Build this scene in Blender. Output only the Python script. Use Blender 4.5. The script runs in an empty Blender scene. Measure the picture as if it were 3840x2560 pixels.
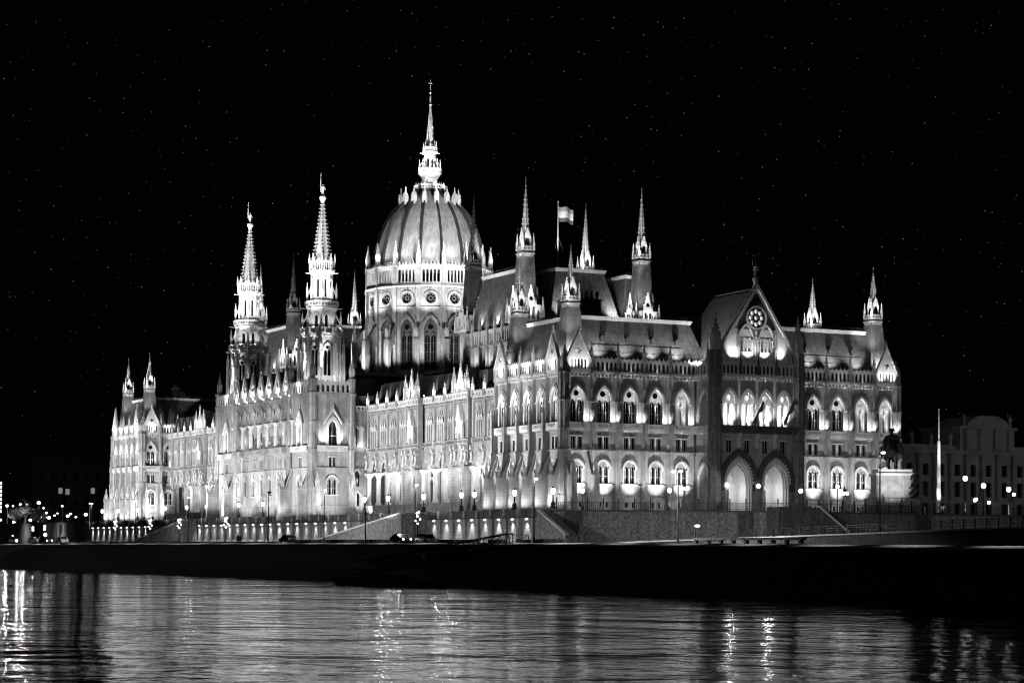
import bpy, math, random
from mathutils import Vector, Matrix
from mathutils.geometry import tessellate_polygon

random.seed(7)
sc = bpy.context.scene
COL = sc.collection
R = math.radians

# ------------------------------------------------------------------ camera
cam_d = bpy.data.cameras.new("camera")
cam = bpy.data.objects.new("camera", cam_d)
COL.objects.link(cam)
cam_d.sensor_fit = 'HORIZONTAL'
cam_d.sensor_width = 36.0
cam_d.lens = 2244.808 / 1024 * 36.0
cam_d.shift_x = 0.0953
cam_d.shift_y = 0.1471
cam_d.clip_start = 0.5
cam_d.clip_end = 6000
cam.location = (-177.188, -334.2366, -1.8205)
_yaw, _pit, _rol = 0.421306, 0.026319, 0.008848
_fw = Vector((math.sin(_yaw) * math.cos(_pit), math.cos(_yaw) * math.cos(_pit), math.sin(_pit)))
_rt = Vector((math.cos(_yaw), -math.sin(_yaw), 0))
_up = _rt.cross(_fw)
_rt2 = _rt * math.cos(_rol) + _up * math.sin(_rol)
_up2 = -_rt * math.sin(_rol) + _up * math.cos(_rol)
cam.rotation_euler = Matrix((_rt2, _up2, -_fw)).transposed().to_euler()
sc.camera = cam

# ------------------------------------------------------------------ night sky with faint stars
world = bpy.data.worlds.new("World")
sc.world = world
world.use_nodes = True
nt = world.node_tree
nt.nodes.clear()
out = nt.nodes.new("ShaderNodeOutputWorld")
bg = nt.nodes.new("ShaderNodeBackground")
tc = nt.nodes.new("ShaderNodeTexCoord")
vo = nt.nodes.new("ShaderNodeTexVoronoi")
vo.inputs['Scale'].default_value = 420
lt = nt.nodes.new("ShaderNodeMapRange")
lt.inputs['From Min'].default_value = 0.13
lt.inputs['From Max'].default_value = 0.03
pw = nt.nodes.new("ShaderNodeMath"); pw.operation = 'POWER'; pw.inputs[1].default_value = 7.0
se = nt.nodes.new("ShaderNodeSeparateColor")
mu = nt.nodes.new("ShaderNodeMath"); mu.operation = 'MULTIPLY'
mu2 = nt.nodes.new("ShaderNodeMath"); mu2.operation = 'MULTIPLY_ADD'
mu2.inputs[1].default_value = 0.075; mu2.inputs[2].default_value = 0.0002
L_ = nt.links.new
L_(tc.outputs['Generated'], vo.inputs['Vector'])
L_(vo.outputs['Distance'], lt.inputs['Value'])
L_(vo.outputs['Color'], se.inputs['Color'])
L_(se.outputs['Red'], pw.inputs[0])
L_(pw.outputs[0], mu.inputs[0]); L_(lt.outputs['Result'], mu.inputs[1])
L_(mu.outputs[0], mu2.inputs[0])
L_(mu2.outputs[0], bg.inputs['Color'])
bg.inputs['Strength'].default_value = 1.0
L_(bg.outputs[0], out.inputs['Surface'])

# faint moonlight (night: sun lamp turned nearly off)
sd = bpy.data.lights.new("moonlight", 'SUN')
sd.energy = 0.012; sd.angle = R(0.5)
so = bpy.data.objects.new("moonlight", sd); COL.objects.link(so)
so.rotation_euler = (R(50), 0, R(-40))

vs = sc.view_settings
vs.view_transform = 'Standard'
vs.look = 'None'
vs.exposure = 1.35
vs.gamma = 1.0
sc.render.engine = 'CYCLES'
cy = sc.cycles
cy.use_light_tree = True
cy.use_denoising = True
cy.pixel_filter_type = 'BLACKMAN_HARRIS'
cy.filter_width = 1.15
cy.max_bounces = 4
cy.diffuse_bounces = 2
cy.glossy_bounces = 3
cy.transmission_bounces = 2
cy.sample_clamp_indirect = 3.0
cy.caustics_reflective = False
cy.caustics_refractive = False

# ------------------------------------------------------------------ materials
def mat(name, col, rough=0.85, var=0.0, scale=0.5, metal=0.0, bump=0.0, bscale=4.0, streak=0.0, spec=0.3, courses=None):
    m = bpy.data.materials.new(name); m.use_nodes = True
    n = m.node_tree.nodes; l = m.node_tree.links.new
    b = n["Principled BSDF"]
    b.inputs['Roughness'].default_value = rough
    b.inputs['Metallic'].default_value = metal
    b.inputs['Specular IOR Level'].default_value = spec
    b.inputs['Base Color'].default_value = (col, col, col, 1)
    g = n.new("ShaderNodeNewGeometry")
    cur = None
    if var:
        no = n.new("ShaderNodeTexNoise"); no.inputs['Scale'].default_value = scale
        no.inputs['Detail'].default_value = 8; no.inputs['Roughness'].default_value = 0.65
        l(g.outputs['Position'], no.inputs['Vector'])
        mr = n.new("ShaderNodeMapRange")
        mr.inputs['From Min'].default_value = 0.3; mr.inputs['From Max'].default_value = 0.7
        mr.inputs['To Min'].default_value = col * (1 - var); mr.inputs['To Max'].default_value = col * (1 + var)
        l(no.outputs['Fac'], mr.inputs['Value'])
        cur = mr.outputs['Result']
        if streak:
            mp = n.new("ShaderNodeMapping"); mp.inputs['Scale'].default_value = (2.2, 2.2, 0.12)
            l(g.outputs['Position'], mp.inputs['Vector'])
            n2 = n.new("ShaderNodeTexNoise"); n2.inputs['Scale'].default_value = 1.0; n2.inputs['Detail'].default_value = 5
            l(mp.outputs[0], n2.inputs['Vector'])
            m2 = n.new("ShaderNodeMapRange"); m2.inputs['From Min'].default_value = 0.35; m2.inputs['From Max'].default_value = 0.65
            m2.inputs['To Min'].default_value = 1 - streak; m2.inputs['To Max'].default_value = 1.0
            l(n2.outputs['Fac'], m2.inputs['Value'])
            mm = n.new("ShaderNodeMath"); mm.operation = 'MULTIPLY'
            l(cur, mm.inputs[0]); l(m2.outputs['Result'], mm.inputs[1]); cur = mm.outputs[0]
        if courses:
            # horizontal joints of stone courses / slate rows every `courses` metres
            sx = n.new("ShaderNodeSeparateXYZ"); l(g.outputs['Position'], sx.inputs[0])
            dv = n.new("ShaderNodeMath"); dv.operation = 'DIVIDE'; dv.inputs[1].default_value = courses
            l(sx.outputs['Z'], dv.inputs[0])
            fr = n.new("ShaderNodeMath"); fr.operation = 'FRACT'; l(dv.outputs[0], fr.inputs[0])
            m3 = n.new("ShaderNodeMapRange"); m3.inputs['From Min'].default_value = 0.0; m3.inputs['From Max'].default_value = 0.14
            m3.inputs['To Min'].default_value = 0.62; m3.inputs['To Max'].default_value = 1.0
            l(fr.outputs[0], m3.inputs['Value'])
            mm = n.new("ShaderNodeMath"); mm.operation = 'MULTIPLY'
            l(cur, mm.inputs[0]); l(m3.outputs['Result'], mm.inputs[1]); cur = mm.outputs[0]
        cb = n.new("ShaderNodeCombineColor")
        for i in range(3): l(cur, cb.inputs[i])
        l(cb.outputs[0], b.inputs['Base Color'])
    if bump:
        nb = n.new("ShaderNodeTexNoise"); nb.inputs['Scale'].default_value = bscale; nb.inputs['Detail'].default_value = 6
        l(g.outputs['Position'], nb.inputs['Vector'])
        bp = n.new("ShaderNodeBump"); bp.inputs['Strength'].default_value = bump; bp.inputs['Distance'].default_value = 0.08
        l(nb.outputs['Fac'], bp.inputs['Height']); l(bp.outputs[0], b.inputs['Normal'])
    return m

def emit(name, s, col=1.0):
    m = bpy.data.materials.new(name); m.use_nodes = True
    n = m.node_tree.nodes; b = n["Principled BSDF"]
    b.inputs['Base Color'].default_value = (0.5, 0.5, 0.5, 1)
    b.inputs['Emission Color'].default_value = (col, col, col, 1)
    b.inputs['Emission Strength'].default_value = s
    return m

STONE = mat("limestone", 0.38, 0.9, 0.28, 0.7, bump=0.6, streak=0.38)
ASHLAR = mat("ashlar_limestone", 0.42, 0.9, 0.32, 0.6, bump=0.5, streak=0.25, courses=0.62)
TRIM = mat("trim_stone_painted_lit", 0.60, 0.85, 0.15, 1.2, bump=0.4, streak=0.15)  # same limestone as the walls, lightened: floodlit brightness painted into the colour
MIDST = mat("middling_stone", 0.3, 0.9, 0.3, 1.2, bump=0.5, streak=0.35)
PIERST = mat("grey_pier_stone", 0.2, 0.95, 0.4, 1.2, bump=0.6, streak=0.4)
DARKST = mat("dark_and_unlit_stone", 0.10, 0.95, 0.5, 1.5, bump=0.6, streak=0.4)
TERRST = mat("terrace_stone", 0.33, 0.92, 0.35, 0.7, bump=0.6, streak=0.35, courses=0.55)
ROUGHST = mat("rough_wall_stone", 0.22, 0.95, 0.75, 2.6, bump=0.9, streak=0.3)
SLATE = mat("slate_roof", 0.105, 0.75, 0.35, 0.9, bump=0.6, streak=0.35, courses=0.8)
DARKSLATE = mat("dark_and_unlit_slate", 0.045, 0.7, 0.4, 0.9, bump=0.5, courses=0.8)
DOMEM = mat("dome_sheet_metal", 0.30, 0.7, 0.22, 0.45, bump=0.3, streak=0.35)
RIBM = mat("dome_rib_metal", 0.025, 0.6, 0.3, 1.0, bump=0.3)
GLASS = mat("window_glass", 0.008, 0.2, 0.4, 0.8, spec=0.35)
IRON = mat("black_iron", 0.015, 0.5, 0.3, 3.0)
ASPHALT = mat("asphalt", 0.05, 0.95, 0.4, 0.4, bump=0.4)
PAVING = mat("paving", 0.16, 0.95, 0.5, 1.0, bump=0.4)
BANK = mat("river_bank_stone", 0.03, 0.95, 0.6, 1.2, bump=0.8, courses=0.5)
BRONZE = mat("dark_bronze", 0.02, 0.5, 0.4, 2.0, spec=0.25)
CLOTH = mat("flag_white", 0.7, 0.9, 0.1, 1.0)
CLOTH2 = mat("flag_grey", 0.35, 0.9, 0.1, 1.0)
CLOTHD = mat("flag_dark", 0.10, 0.9, 0.1, 1.0)
LITWIN = emit("lit_window", 0.6)
DIMWIN = emit("dim_window", 0.07)
LAMP = emit("lamp_globe", 2.2)
LAMPS = emit("lamp_small", 2.6)
BIGL = emit("headlight", 8.0)
PAINTD = mat("car_paint_dark", 0.03, 0.25, 0.1, 1.0, metal=0.3, spec=0.5)
PAINTL = mat("car_paint_pale", 0.55, 0.3, 0.05, 1.0, metal=0.1, spec=0.5)
RUBBER = mat("rubber", 0.02, 0.8)
CLOTHES = mat("dark_clothes", 0.02, 0.9, 0.2, 4)
SKIN = mat("skin", 0.35, 0.6)
LEAF = mat("tree_leaves", 0.10, 0.8, 0.5, 3.0)
BARK = mat("tree_bark", 0.08, 0.95, 0.4, 3.0, bump=0.5)

# ------------------------------------------------------------------ mesh builder
class MB:
    def __init__(s): s.v = []; s.f = []
    def add(s, vs, fs):
        o = len(s.v); s.v += [tuple(p) for p in vs]; s.f += [tuple(i + o for i in f) for f in fs]; return s
    def box(s, x0, x1, y0, y1, z0, z1):
        return s.add([(x0,y0,z0),(x1,y0,z0),(x1,y1,z0),(x0,y1,z0),(x0,y0,z1),(x1,y0,z1),(x1,y1,z1),(x0,y1,z1)],
                     [(0,3,2,1),(4,5,6,7),(0,1,5,4),(1,2,6,5),(2,3,7,6),(3,0,4,7)])
    def frus(s, cx, cy, z0, z1, r0, r1, n=8, rot=None, sx=1, sy=1, ox=0, oy=0, cap=True):
        if rot is None: rot = math.pi / n
        a = [rot + 2*math.pi*i/n for i in range(n)]
        v = [(cx+r0*math.cos(t)*sx, cy+r0*math.sin(t)*sy, z0) for t in a]
        if r1 < 1e-4:
            v.append((cx+ox, cy+oy, z1)); f = [(i, (i+1)%n, n) for i in range(n)]
            if cap: f.append(tuple(range(n-1,-1,-1)))
        else:
            v += [(cx+ox+r1*math.cos(t)*sx, cy+oy+r1*math.sin(t)*sy, z1) for t in a]
            f = [(i, (i+1)%n, n+(i+1)%n, n+i) for i in range(n)]
            if cap: f += [tuple(range(n-1,-1,-1)), tuple(range(n, 2*n))]
        return s.add(v, f)
    def lathe(s, cx, cy, prof, n=8, rot=None):
        for (r0, z0), (r1, z1) in zip(prof, prof[1:]):
            if abs(z1 - z0) < 1e-5: continue
            s.frus(cx, cy, z0, z1, max(r0, .001), r1, n, rot, cap=True)
        return s
    def oct(s, x, y, z, r, rz=None):
        rz = rz or r
        return s.add([(x+r,y,z),(x,y+r,z),(x-r,y,z),(x,y-r,z),(x,y,z+rz),(x,y,z-rz)],
                     [(0,1,4),(1,2,4),(2,3,4),(3,0,4),(1,0,5),(2,1,5),(3,2,5),(0,3,5)])
    def sph(s, x, y, z, r, n=8, m=6, sz=1):
        v = [(x, y, z-r*sz)]
        for j in range(1, m):
            p = -math.pi/2 + math.pi*j/m
            v += [(x+r*math.cos(p)*math.cos(2*math.pi*i/n), y+r*math.cos(p)*math.sin(2*math.pi*i/n), z+r*sz*math.sin(p)) for i in range(n)]
        v.append((x, y, z+r*sz)); f = []
        for i in range(n):
            f.append((0, 1+(i+1)%n, 1+i)); t = len(v)-1; b = 1+(m-2)*n
            f.append((b+i, b+(i+1)%n, t))
            for j in range(m-2):
                q = 1+j*n; f.append((q+i, q+(i+1)%n, q+n+(i+1)%n, q+n+i))
        return s.add(v, f)
    def tube(s, p, q, r, n=6, r2=None):
        p = Vector(p); q = Vector(q); d = (q-p)
        if d.length < 1e-6: return s
        d.normalize(); a = d.orthogonal().normalized(); b = d.cross(a); r2 = r if r2 is None else r2
        v = [p + (a*math.cos(2*math.pi*i/n) + b*math.sin(2*math.pi*i/n))*r for i in range(n)]
        v += [q + (a*math.cos(2*math.pi*i/n) + b*math.sin(2*math.pi*i/n))*r2 for i in range(n)]
        return s.add(v, [(i,(i+1)%n,n+(i+1)%n,n+i) for i in range(n)] + [tuple(range(n-1,-1,-1)), tuple(range(n,2*n))])
    def plate(s, outer, ya, yb, holes=(), mp=lambda u, z, y: (u, y, z)):
        """extrude a polygon with holes, drawn in (u, z), from depth ya (front) to yb"""
        loops = [list(outer)] + [list(h) for h in holes]
        tri = tessellate_polygon([[Vector((p[0], p[1], 0)) for p in lp] for lp in loops])
        flat = [p for lp in loops for p in lp]; n = len(flat)
        v = [mp(p[0], p[1], ya) for p in flat] + [mp(p[0], p[1], yb) for p in flat]
        f = []
        for t in tri:
            f.append(tuple(t)); f.append((t[2]+n, t[1]+n, t[0]+n))
        o = 0
        for lp in loops:
            k = len(lp)
            for i in range(k):
                j = (i+1) % k; f.append((o+i, o+j, o+j+n, o+i+n))
            o += k
        return s.add(v, f)
    def platex(s, outer, xa, xb, holes=()):
        """same, polygon drawn in (y, z), extruded along x"""
        return s.plate(outer, xa, xb, holes, mp=lambda u, z, y: (y, u, z))
    def platez(s, outer, za, zb, holes=()):
        return s.plate(outer, za, zb, holes, mp=lambda u, z, y: (u, z, y))
    def strip(s, pin, pout, ya, yb):
        """band between two open polylines (archivolt)"""
        n = len(pin)
        v = [(p[0], ya, p[1]) for p in pin] + [(p[0], ya, p[1]) for p in pout] + [(p[0], yb, p[1]) for p in pin] + [(p[0], yb, p[1]) for p in pout]
        f = []
        for i in range(n-1):
            f += [(i, i+1, n+i+1, n+i), (n+i, n+i+1, 3*n+i+1, 3*n+i), (i+1, i, 2*n+i, 2*n+i+1), (2*n+i, 3*n+i, 3*n+i+1, 2*n+i+1)]
        f += [(0, n, 3*n, 2*n), (n-1, 2*n-1+0, 4*n-1, 3*n-1)]
        return s.add(v, f)
    def xf(s, M):
        s.v = [tuple(M @ Vector(p)) for p in s.v]; return s
    def join(s, o, M=None):
        return s.add([tuple(M @ Vector(p)) for p in o.v] if M else o.v, o.f)
    def mesh(s, name, m, smooth=False):
        me = bpy.data.meshes.new(name); me.from_pydata(s.v, [], s.f); me.materials.append(m)
        if smooth: me.polygons.foreach_set('use_smooth', [True]*len(me.polygons))
        import bmesh
        b = bmesh.new(); b.from_mesh(me); bmesh.ops.recalc_face_normals(b, faces=b.faces); b.to_mesh(me); b.free()
        return me

def new(name, data, parent=None, loc=(0,0,0), rz=0.0, scale=None):
    o = bpy.data.objects.new(name, data); COL.objects.link(o)
    o.location = loc; o.rotation_euler = (0, 0, rz)
    if scale: o.scale = scale
    if parent: o.parent = parent
    return o
def obj(name, mb, m, parent=None, loc=(0,0,0), rz=0.0, smooth=False):
    return new(name, mb.mesh(name, m, smooth), parent, loc, rz)
def tag(o, label, cat, group=None):
    o['label'] = label; o['category'] = cat
    if group: o['group'] = group
    return o
def thing(name, label, cat, loc=(0,0,0), rz=0.0, group=None):
    return tag(new(name, None, None, loc, rz), label, cat, group)
def struct(o, kind='structure'):
    o['kind'] = kind; return o
def copy_tree(o, parent=None):
    c = o.copy(); COL.objects.link(c)
    if parent: c.parent = parent
    for ch in list(o.children): copy_tree(ch, c)
    return c

# shapes in the (u, z) plane
def rect(a, b, c, d): return [(a, c), (b, c), (b, d), (a, d)]
def lan(cx, z0, zs, hw, n=6, k=1.0):
    """pointed arch opening; k=1 equilateral, larger = sharper, k=.5 round"""
    r = 2*hw*k; c = r - hw
    a0 = math.acos(max(-1, min(1, c/r))) if r > 0 else 0
    P = [(cx-hw, z0), (cx+hw, z0)]
    P += [(cx - c + r*math.cos(a0*i/n), zs + r*math.sin(a0*i/n)) for i in range(n+1)]
    P += [(cx + c - r*math.cos(a0*i/n), zs + r*math.sin(a0*i/n)) for i in range(n-1, -1, -1)]
    return P
def arc(cx, zs, hw, n=8, k=1.0):
    return lan(cx, zs, zs, hw, n, k)[2:]
def circ(cx, cz, r, n=12):
    return [(cx+r*math.cos(2*math.pi*i/n), cz+r*math.sin(2*math.pi*i/n)) for i in range(n)]
def quat(cx, cz, r, n=20):
    return [(cx+(r*(.72+.28*math.cos(4*t)))*math.cos(t), cz+(r*(.72+.28*math.cos(4*t)))*math.sin(t)) for t in [2*math.pi*i/n for i in range(n)]]

# ------------------------------------------------------------------ floodlights
NL = 0
def spot(loc, tgt, E, ang=70, blend=0.6, r=0.25, ref=None):
    """floodlight giving about E W/m2 (1.0 E -> white stone reads ~.14) at the target"""
    global NL; NL += 1
    d = (Vector(tgt)-Vector(loc))
    dist = ref or d.length
    ld = bpy.data.lights.new("floodlight", 'SPOT')
    ld.energy = 4*math.pi*dist*dist*E; ld.spot_size = R(ang); ld.spot_blend = blend; ld.shadow_soft_size = r
    o = bpy.data.objects.new("floodlight", ld); COL.objects.link(o)
    o.location = loc; o.rotation_euler = d.to_track_quat('-Z', 'Y').to_euler()
    return o
def point(loc, P, r=0.2):
    ld = bpy.data.lights.new("lamp_light", 'POINT'); ld.energy = P; ld.shadow_soft_size = r
    o = bpy.data.objects.new("lamp_light", ld); COL.objects.link(o); o.location = loc
    return o

# ================================================================== the great building
HALF = math.pi/2
B = thing('parliament_building', 'huge floodlit gothic riverside building with a ribbed dome, many spires and arcades above the embankment', 'parliament')

def spire(mb, cx, cy, z0, z1, r0, n=8, rows=10, cs=0.16, r1=0.07, rot=None):
    mb.frus(cx, cy, z0, z1, r0, r1, n, rot)
    if rot is None: rot = math.pi/n
    for k in range(rows):
        t = (k+0.5)/rows; z = z0+(z1-z0)*t; r = r0+(r1-r0)*t
        c = cs*(1.1-0.5*t)
        for i in range(n):
            a = rot+2*math.pi*i/n
            mb.oct(cx+(r+c*.55)*math.cos(a), cy+(r+c*.55)*math.sin(a), z, c, c*.8)
    mb.oct(cx, cy, z1+r0*.08, max(.1, r0*.16), max(.14, r0*.22))
    return mb

_pc = {}
def pin_mesh(h, w, m=None):
    """gothic pinnacle: panelled shaft, four gablets, crocketed spirelet"""
    m = m or TRIM
    key = (round(h, 2), round(w, 2), m.name)
    if key in _pc: return _pc[key]
    mb = MB(); a = w/2; hs = h*.42
    mb.box(-a*1.15, a*1.15, -a*1.15, a*1.15, 0, h*.05)
    mb.box(-a, a, -a, a, h*.05, hs)
    for s in (-1, 1):   # gablets
        mb.plate([(-a*1.1, hs-h*.08), (a*1.1, hs-h*.08), (0, hs+h*.10)], s*a*1.12, s*a*.9)
        mb.platex([(-a*1.1, hs-h*.08), (a*1.1, hs-h*.08), (0, hs+h*.10)], s*a*1.12, s*a*.9)
    spire(mb, 0, 0, hs, h*.93, a*1.05, 4, 5, a*.34, .03)
    mb.oct(0, 0, h*.93, a*.42, a*.3); mb.oct(0, 0, h*.975, a*.22, h*.03)
    _pc[key] = mb.mesh('pinnacle', m)
    return _pc[key]
def pin(parent, x, y, z, h, w, m=None, rz=0):
    return new('pinnacle', pin_mesh(h, w, m), parent, (x, y, z), rz)

_wc = {}
def cached(key, fn):
    if key not in _wc: _wc[key] = fn()
    return _wc[key]

# ---- window meshes (u, z in building heights, front face at y=0)
def w_upper():
    mb = MB()
    mb.plate(lan(0, 20.2, 23.9, 1.27, 7, 1.05), .22, .34, [lan(-.63, 20.3, 23.45, .47, 5, .8), lan(.63, 20.3, 23.45, .47, 5, .8), circ(0, 25.2, .52, 12)])
    mb.strip(arc(0, 23.9, 1.25, 7, 1.05), arc(0, 23.9, 1.85, 7, .93), -.22, .1)
    mb.strip(arc(0, 23.9, 1.30, 7, 1.05), arc(0, 23.9, 1.55, 7, 1.0), -.34, -.2)
    for s in (-1, 1):
        mb.box(s*1.38-.13, s*1.38+.13, -.2, .05, 20.2, 23.75)
        mb.box(s*1.65-.32, s*1.65+.32, -.32, 0.02, 23.72, 23.98)
    mb.frus(0, .1, 20.2, 23.3, .1, .1, 6); mb.frus(0, .1, 23.2, 23.5, .11, .2, 6)
    for s in (-.63, .63):
        mb.box(s-.03, s+.03, .36, .395, 20.3, 23.9); mb.box(s-.47, s+.47, .36, .395, 22.0, 22.06)
    return mb.mesh('window', TRIM)
def p_upper(m):
    return MB().plate(lan(0, 20.2, 23.9, 1.27, 7, 1.05), .40, .43).mesh('pane', m)
def w_small(hw=.42, cx=.62, z0=15.85, z1=17.85):
    mb = MB()
    mb.box(-cx-hw-.2, cx+hw+.2, -.14, 0.02, z1+.02, z1+.2)
    mb.box(-cx+hw+.06, cx-hw-.06, -.05, .02, z0, z1)
    for s in (-cx, cx):
        mb.box(s-.03, s+.03, .30, .34, z0, z1)
    return mb.mesh('window', TRIM)
def p_small(m, hw=.42, cx=.62, z0=15.85, z1=17.85):
    return MB().box(-cx-hw-.1, cx+hw+.1, .36, .4, z0-.1, z1+.1).mesh('pane', m)
def w_low():
    mb = MB()
    mb.strip(arc(0, 12.45, 1.12, 8, .55), arc(0, 12.45, 1.5, 8, .55), -.3, .02)
    mb.box(-1.55, 1.55, -.2, .02, 9.72, 9.95)
    mb.frus(0, -.02, 9.95, 12.3, .1, .1, 6); mb.frus(0, -.02, 12.3, 12.6, .1, .2, 6)
    for s in (-1, 1): mb.box(s*1.1-.1, s*1.1+.1, -.1, .02, 9.95, 12.4); mb.box(s*1.1-.2, s*1.1+.2, -.22, .02, 12.3, 12.5)
    for s in (-.58, .58): mb.box(s-.03, s+.03, .30, .34, 9.95, 13.1); mb.box(s-.43, s+.43, .30, .34, 11.2, 11.26)
    return mb.mesh('window', TRIM)
def p_low(m): return MB().box(-1.1, 1.1, .36, .4, 9.8, 13.5).mesh('pane', m)
LOWH = [lan(-.58, 9.95, 12.5, .42, 5, .75), lan(.58, 9.95, 12.5, .42, 5, .75)]

def win(parent, kind, loc, rz, lit=None):
    m = lit or GLASS
    if kind == 'upper':
        o = new('window', cached('wu', w_upper), parent, loc, rz); new('pane', cached(('pu', m.name), lambda: p_upper(m)), o)
    elif kind == 'small':
        o = new('window', cached('ws', w_small), parent, loc, rz); new('pane', cached(('ps', m.name), lambda: p_small(m)), o)
    elif kind == 'low':
        o = new('window', cached('wl', w_low), parent, loc, rz); new('pane', cached(('pl', m.name), lambda: p_low(m)), o)
    return o

def ledge_mb(W, ornate=True):
    mb = MB(); mb.box(-W/2, W/2, -.72, 0, 19.0, 19.28)
    n = int(W/.42)
    for i in range(n):
        u = -W/2+(i+.5)*W/n; mb.box(u-.07, u+.07, -.5, 0, 18.75, 19.0)
    return mb
def balus_mb(W, z0=19.28, z1=20.2, y=-.66, hw=1.55):
    sl = [rect(-hw+.12+i*.235-.0, -hw+.12+i*.235+.11, z0+.16, z1-.18) for i in range(int((2*hw-.2)/.235))]
    return MB().plate(rect(-W/2, W/2, z0, z1), y-.07, y+.07, sl)
def cornice_mb(W):
    mb = MB(); mb.box(-W/2, W/2, -.58, 0, 28.55, 28.9); mb.box(-W/2, W/2, -.3, 0, 27.98, 28.1)
    n = 7
    for i in range(n):
        u = -W/2+(i+.5)*W/n; mb.box(u-.17, u+.17, -.45, 0, 28.1, 28.55)
    return mb
def gallery_mb(W, z0=28.9, z1=31.0, n=6, y=-.4):
    p = W/n; hs = [lan(-W/2+(i+.5)*p, z0+.22, z0+1.35, p*.33, 4, .8) for i in range(n)]
    mb = MB().plate(rect(-W/2, W/2, z0, z1), y-.1, y+.1, hs)
    for i in range(n):
        u = -W/2+(i+.5)*p
        mb.plate([(u-p*.5, z1), (u+p*.5, z1), (u, z1+.42)], y-.12, y+.1); mb.oct(u, y, z1+.5, .1, .16)
    return mb
def gable_mb(hw=2.35, zb=28.9, ze=30.6, za=35.4, y=-.5):
    hs = [lan(u, zb+.35, zb+1.75, .19, 4, .8) for u in (-1.24, -.62, 0, .62, 1.24)] + [quat(0, 32.35, .62)]
    mb = MB().plate([(-hw, zb), (hw, zb), (hw, ze), (.0, za), (-hw, ze)], y-.15, y+.15, hs)
    n = 9
    for s in (-1, 1):
        mb.plate([(s*hw*1.04, ze-.15), (s*hw*1.04, ze+.2), (0, za+.42), (0, za)], y-.3, y+.3)
        for i in range(n):
            t = (i+.5)/n; mb.oct(s*hw*(1-t)*1.04, y-.1, ze+.3+(za-ze+.1)*t, .2, .2)
    spire(mb, 0, y, za+.2, za+1.3, .28, 4, 2, .14)
    return mb

def std_wall(W, low=True, base=True):
    hs = [lan(0, 20.2, 23.9, 1.25, 7, 1.05), rect(-1.04, -.2, 15.85, 17.85), rect(.2, 1.04, 15.85, 17.85)]
    mb = MB()
    if low: hs += LOWH
    bh = [rect(-.93, -.37, 5.95, 6.85), rect(.37, .93, 5.95, 6.85)]
    mb.plate(rect(-W/2, W/2, 7.5, 28.6), 0, .5, hs)
    mb.plate(rect(-W/2, W/2, 4.6, 7.5), -.25, .5, bh)
    mb.plate([(-W/2, 7.5), (W/2, 7.5), (W/2, 7.62), (-W/2, 7.62)], -.45, 0)
    mb.box(-W/2, W/2, -.16, 0, 9.62, 9.76)
    mb.box(-W/2, W/2, -.28, 0, 15.42, 15.62)
    return mb

def pilaster_mb(w=.55):
    mb = MB(); mb.box(-w/2-.12, w/2+.12, -1.5, 0, 4.6, 7.6)
    mb.box(-w/2, w/2, -1.32, 0, 7.6, 15.6); mb.box(-w/2-.08, w/2+.08, -1.42, 0, 15.4, 15.65); mb.box(-w/2, w/2, -1.18, 0, 15.65, 19.0)
    mb.box(-w/2+.06, w/2-.06, -.5, 0, 20.2, 28.5); mb.box(-w/2-.05, w/2+.05, -.72, 0, 28.5, 28.95)
    mb.box(-w/2-.08, w/2+.08, -1.28, 0, 19.0, 20.3); mb.box(-w/2-.02, w/2+.02, -.62, 0, 23.7, 23.95)
    mb.platex([(-1.5, 7.6), (-1.32, 8.6), (-1.2, 7.6)], -w/2-.1, w/2+.1)
    mb.box(-w/2, w/2, -.66, -.2, 28.95, 31.2)
    return mb

def std_bay(x, y, rz, W, parent=B, top='gallery', lits=(None, None, None), low=True):
    L = (x, y, 0)
    wall = new('wall', cached(('sw', W, low), lambda: std_wall(W, low).mesh('wall', STONE)), parent, L, rz)
    win(parent, 'upper', L, rz, lits[0]); win(parent, 'small', L, rz, lits[1])
    if low: win(parent, 'low', L, rz, lits[2])
    for q_ in (-.65, .65): new('basement_window', cached(('bw', q_), lambda: MB().box(q_-.33, q_+.33, .2, .24, 5.9, 6.9).mesh('basement_window', GLASS)), parent, L, rz)
    new('ledge', cached(('ld', W), lambda: ledge_mb(W).mesh('ledge', TRIM)), parent, L, rz)
    new('balustrade', cached(('bl', W), lambda: balus_mb(W).mesh('balustrade', TRIM)), parent, L, rz)
    new('cornice', cached(('co', W), lambda: cornice_mb(W).mesh('cornice', TRIM)), parent, L, rz)
    if top == 'gallery': new('parapet', cached(('ga', W), lambda: gallery_mb(W).mesh('parapet', TRIM)), parent, L, rz)
    elif top == 'gable': new('gable', cached(('gb',), lambda: gable_mb().mesh('gable', TRIM)), parent, L, rz)

def fpos(x, y, rz, u, v):
    return (x+u*math.cos(rz)-v*math.sin(rz), y+u*math.sin(rz)+v*math.cos(rz))
def pilaster(x, y, rz, parent=B, upper=True, toppin=True, niche=True):
    new('pilaster', cached('pil', lambda: pilaster_mb().mesh('pilaster', STONE)), parent, (x, y, 0), rz)
    if toppin:
        p = fpos(x, y, rz, 0, -.41); pin(parent, p[0], p[1], 31.2, 2.9, .46, rz=rz)
    if niche:
        p = fpos(x, y, rz, 0, -.95); pin(parent, p[0], p[1], 20.3, 4.3, .5, STONE, rz=rz)
        p = fpos(x, y, rz, 0, -.5); pin(parent, p[0], p[1], 24.6, 3.4, .3, STONE, rz=rz)

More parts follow.
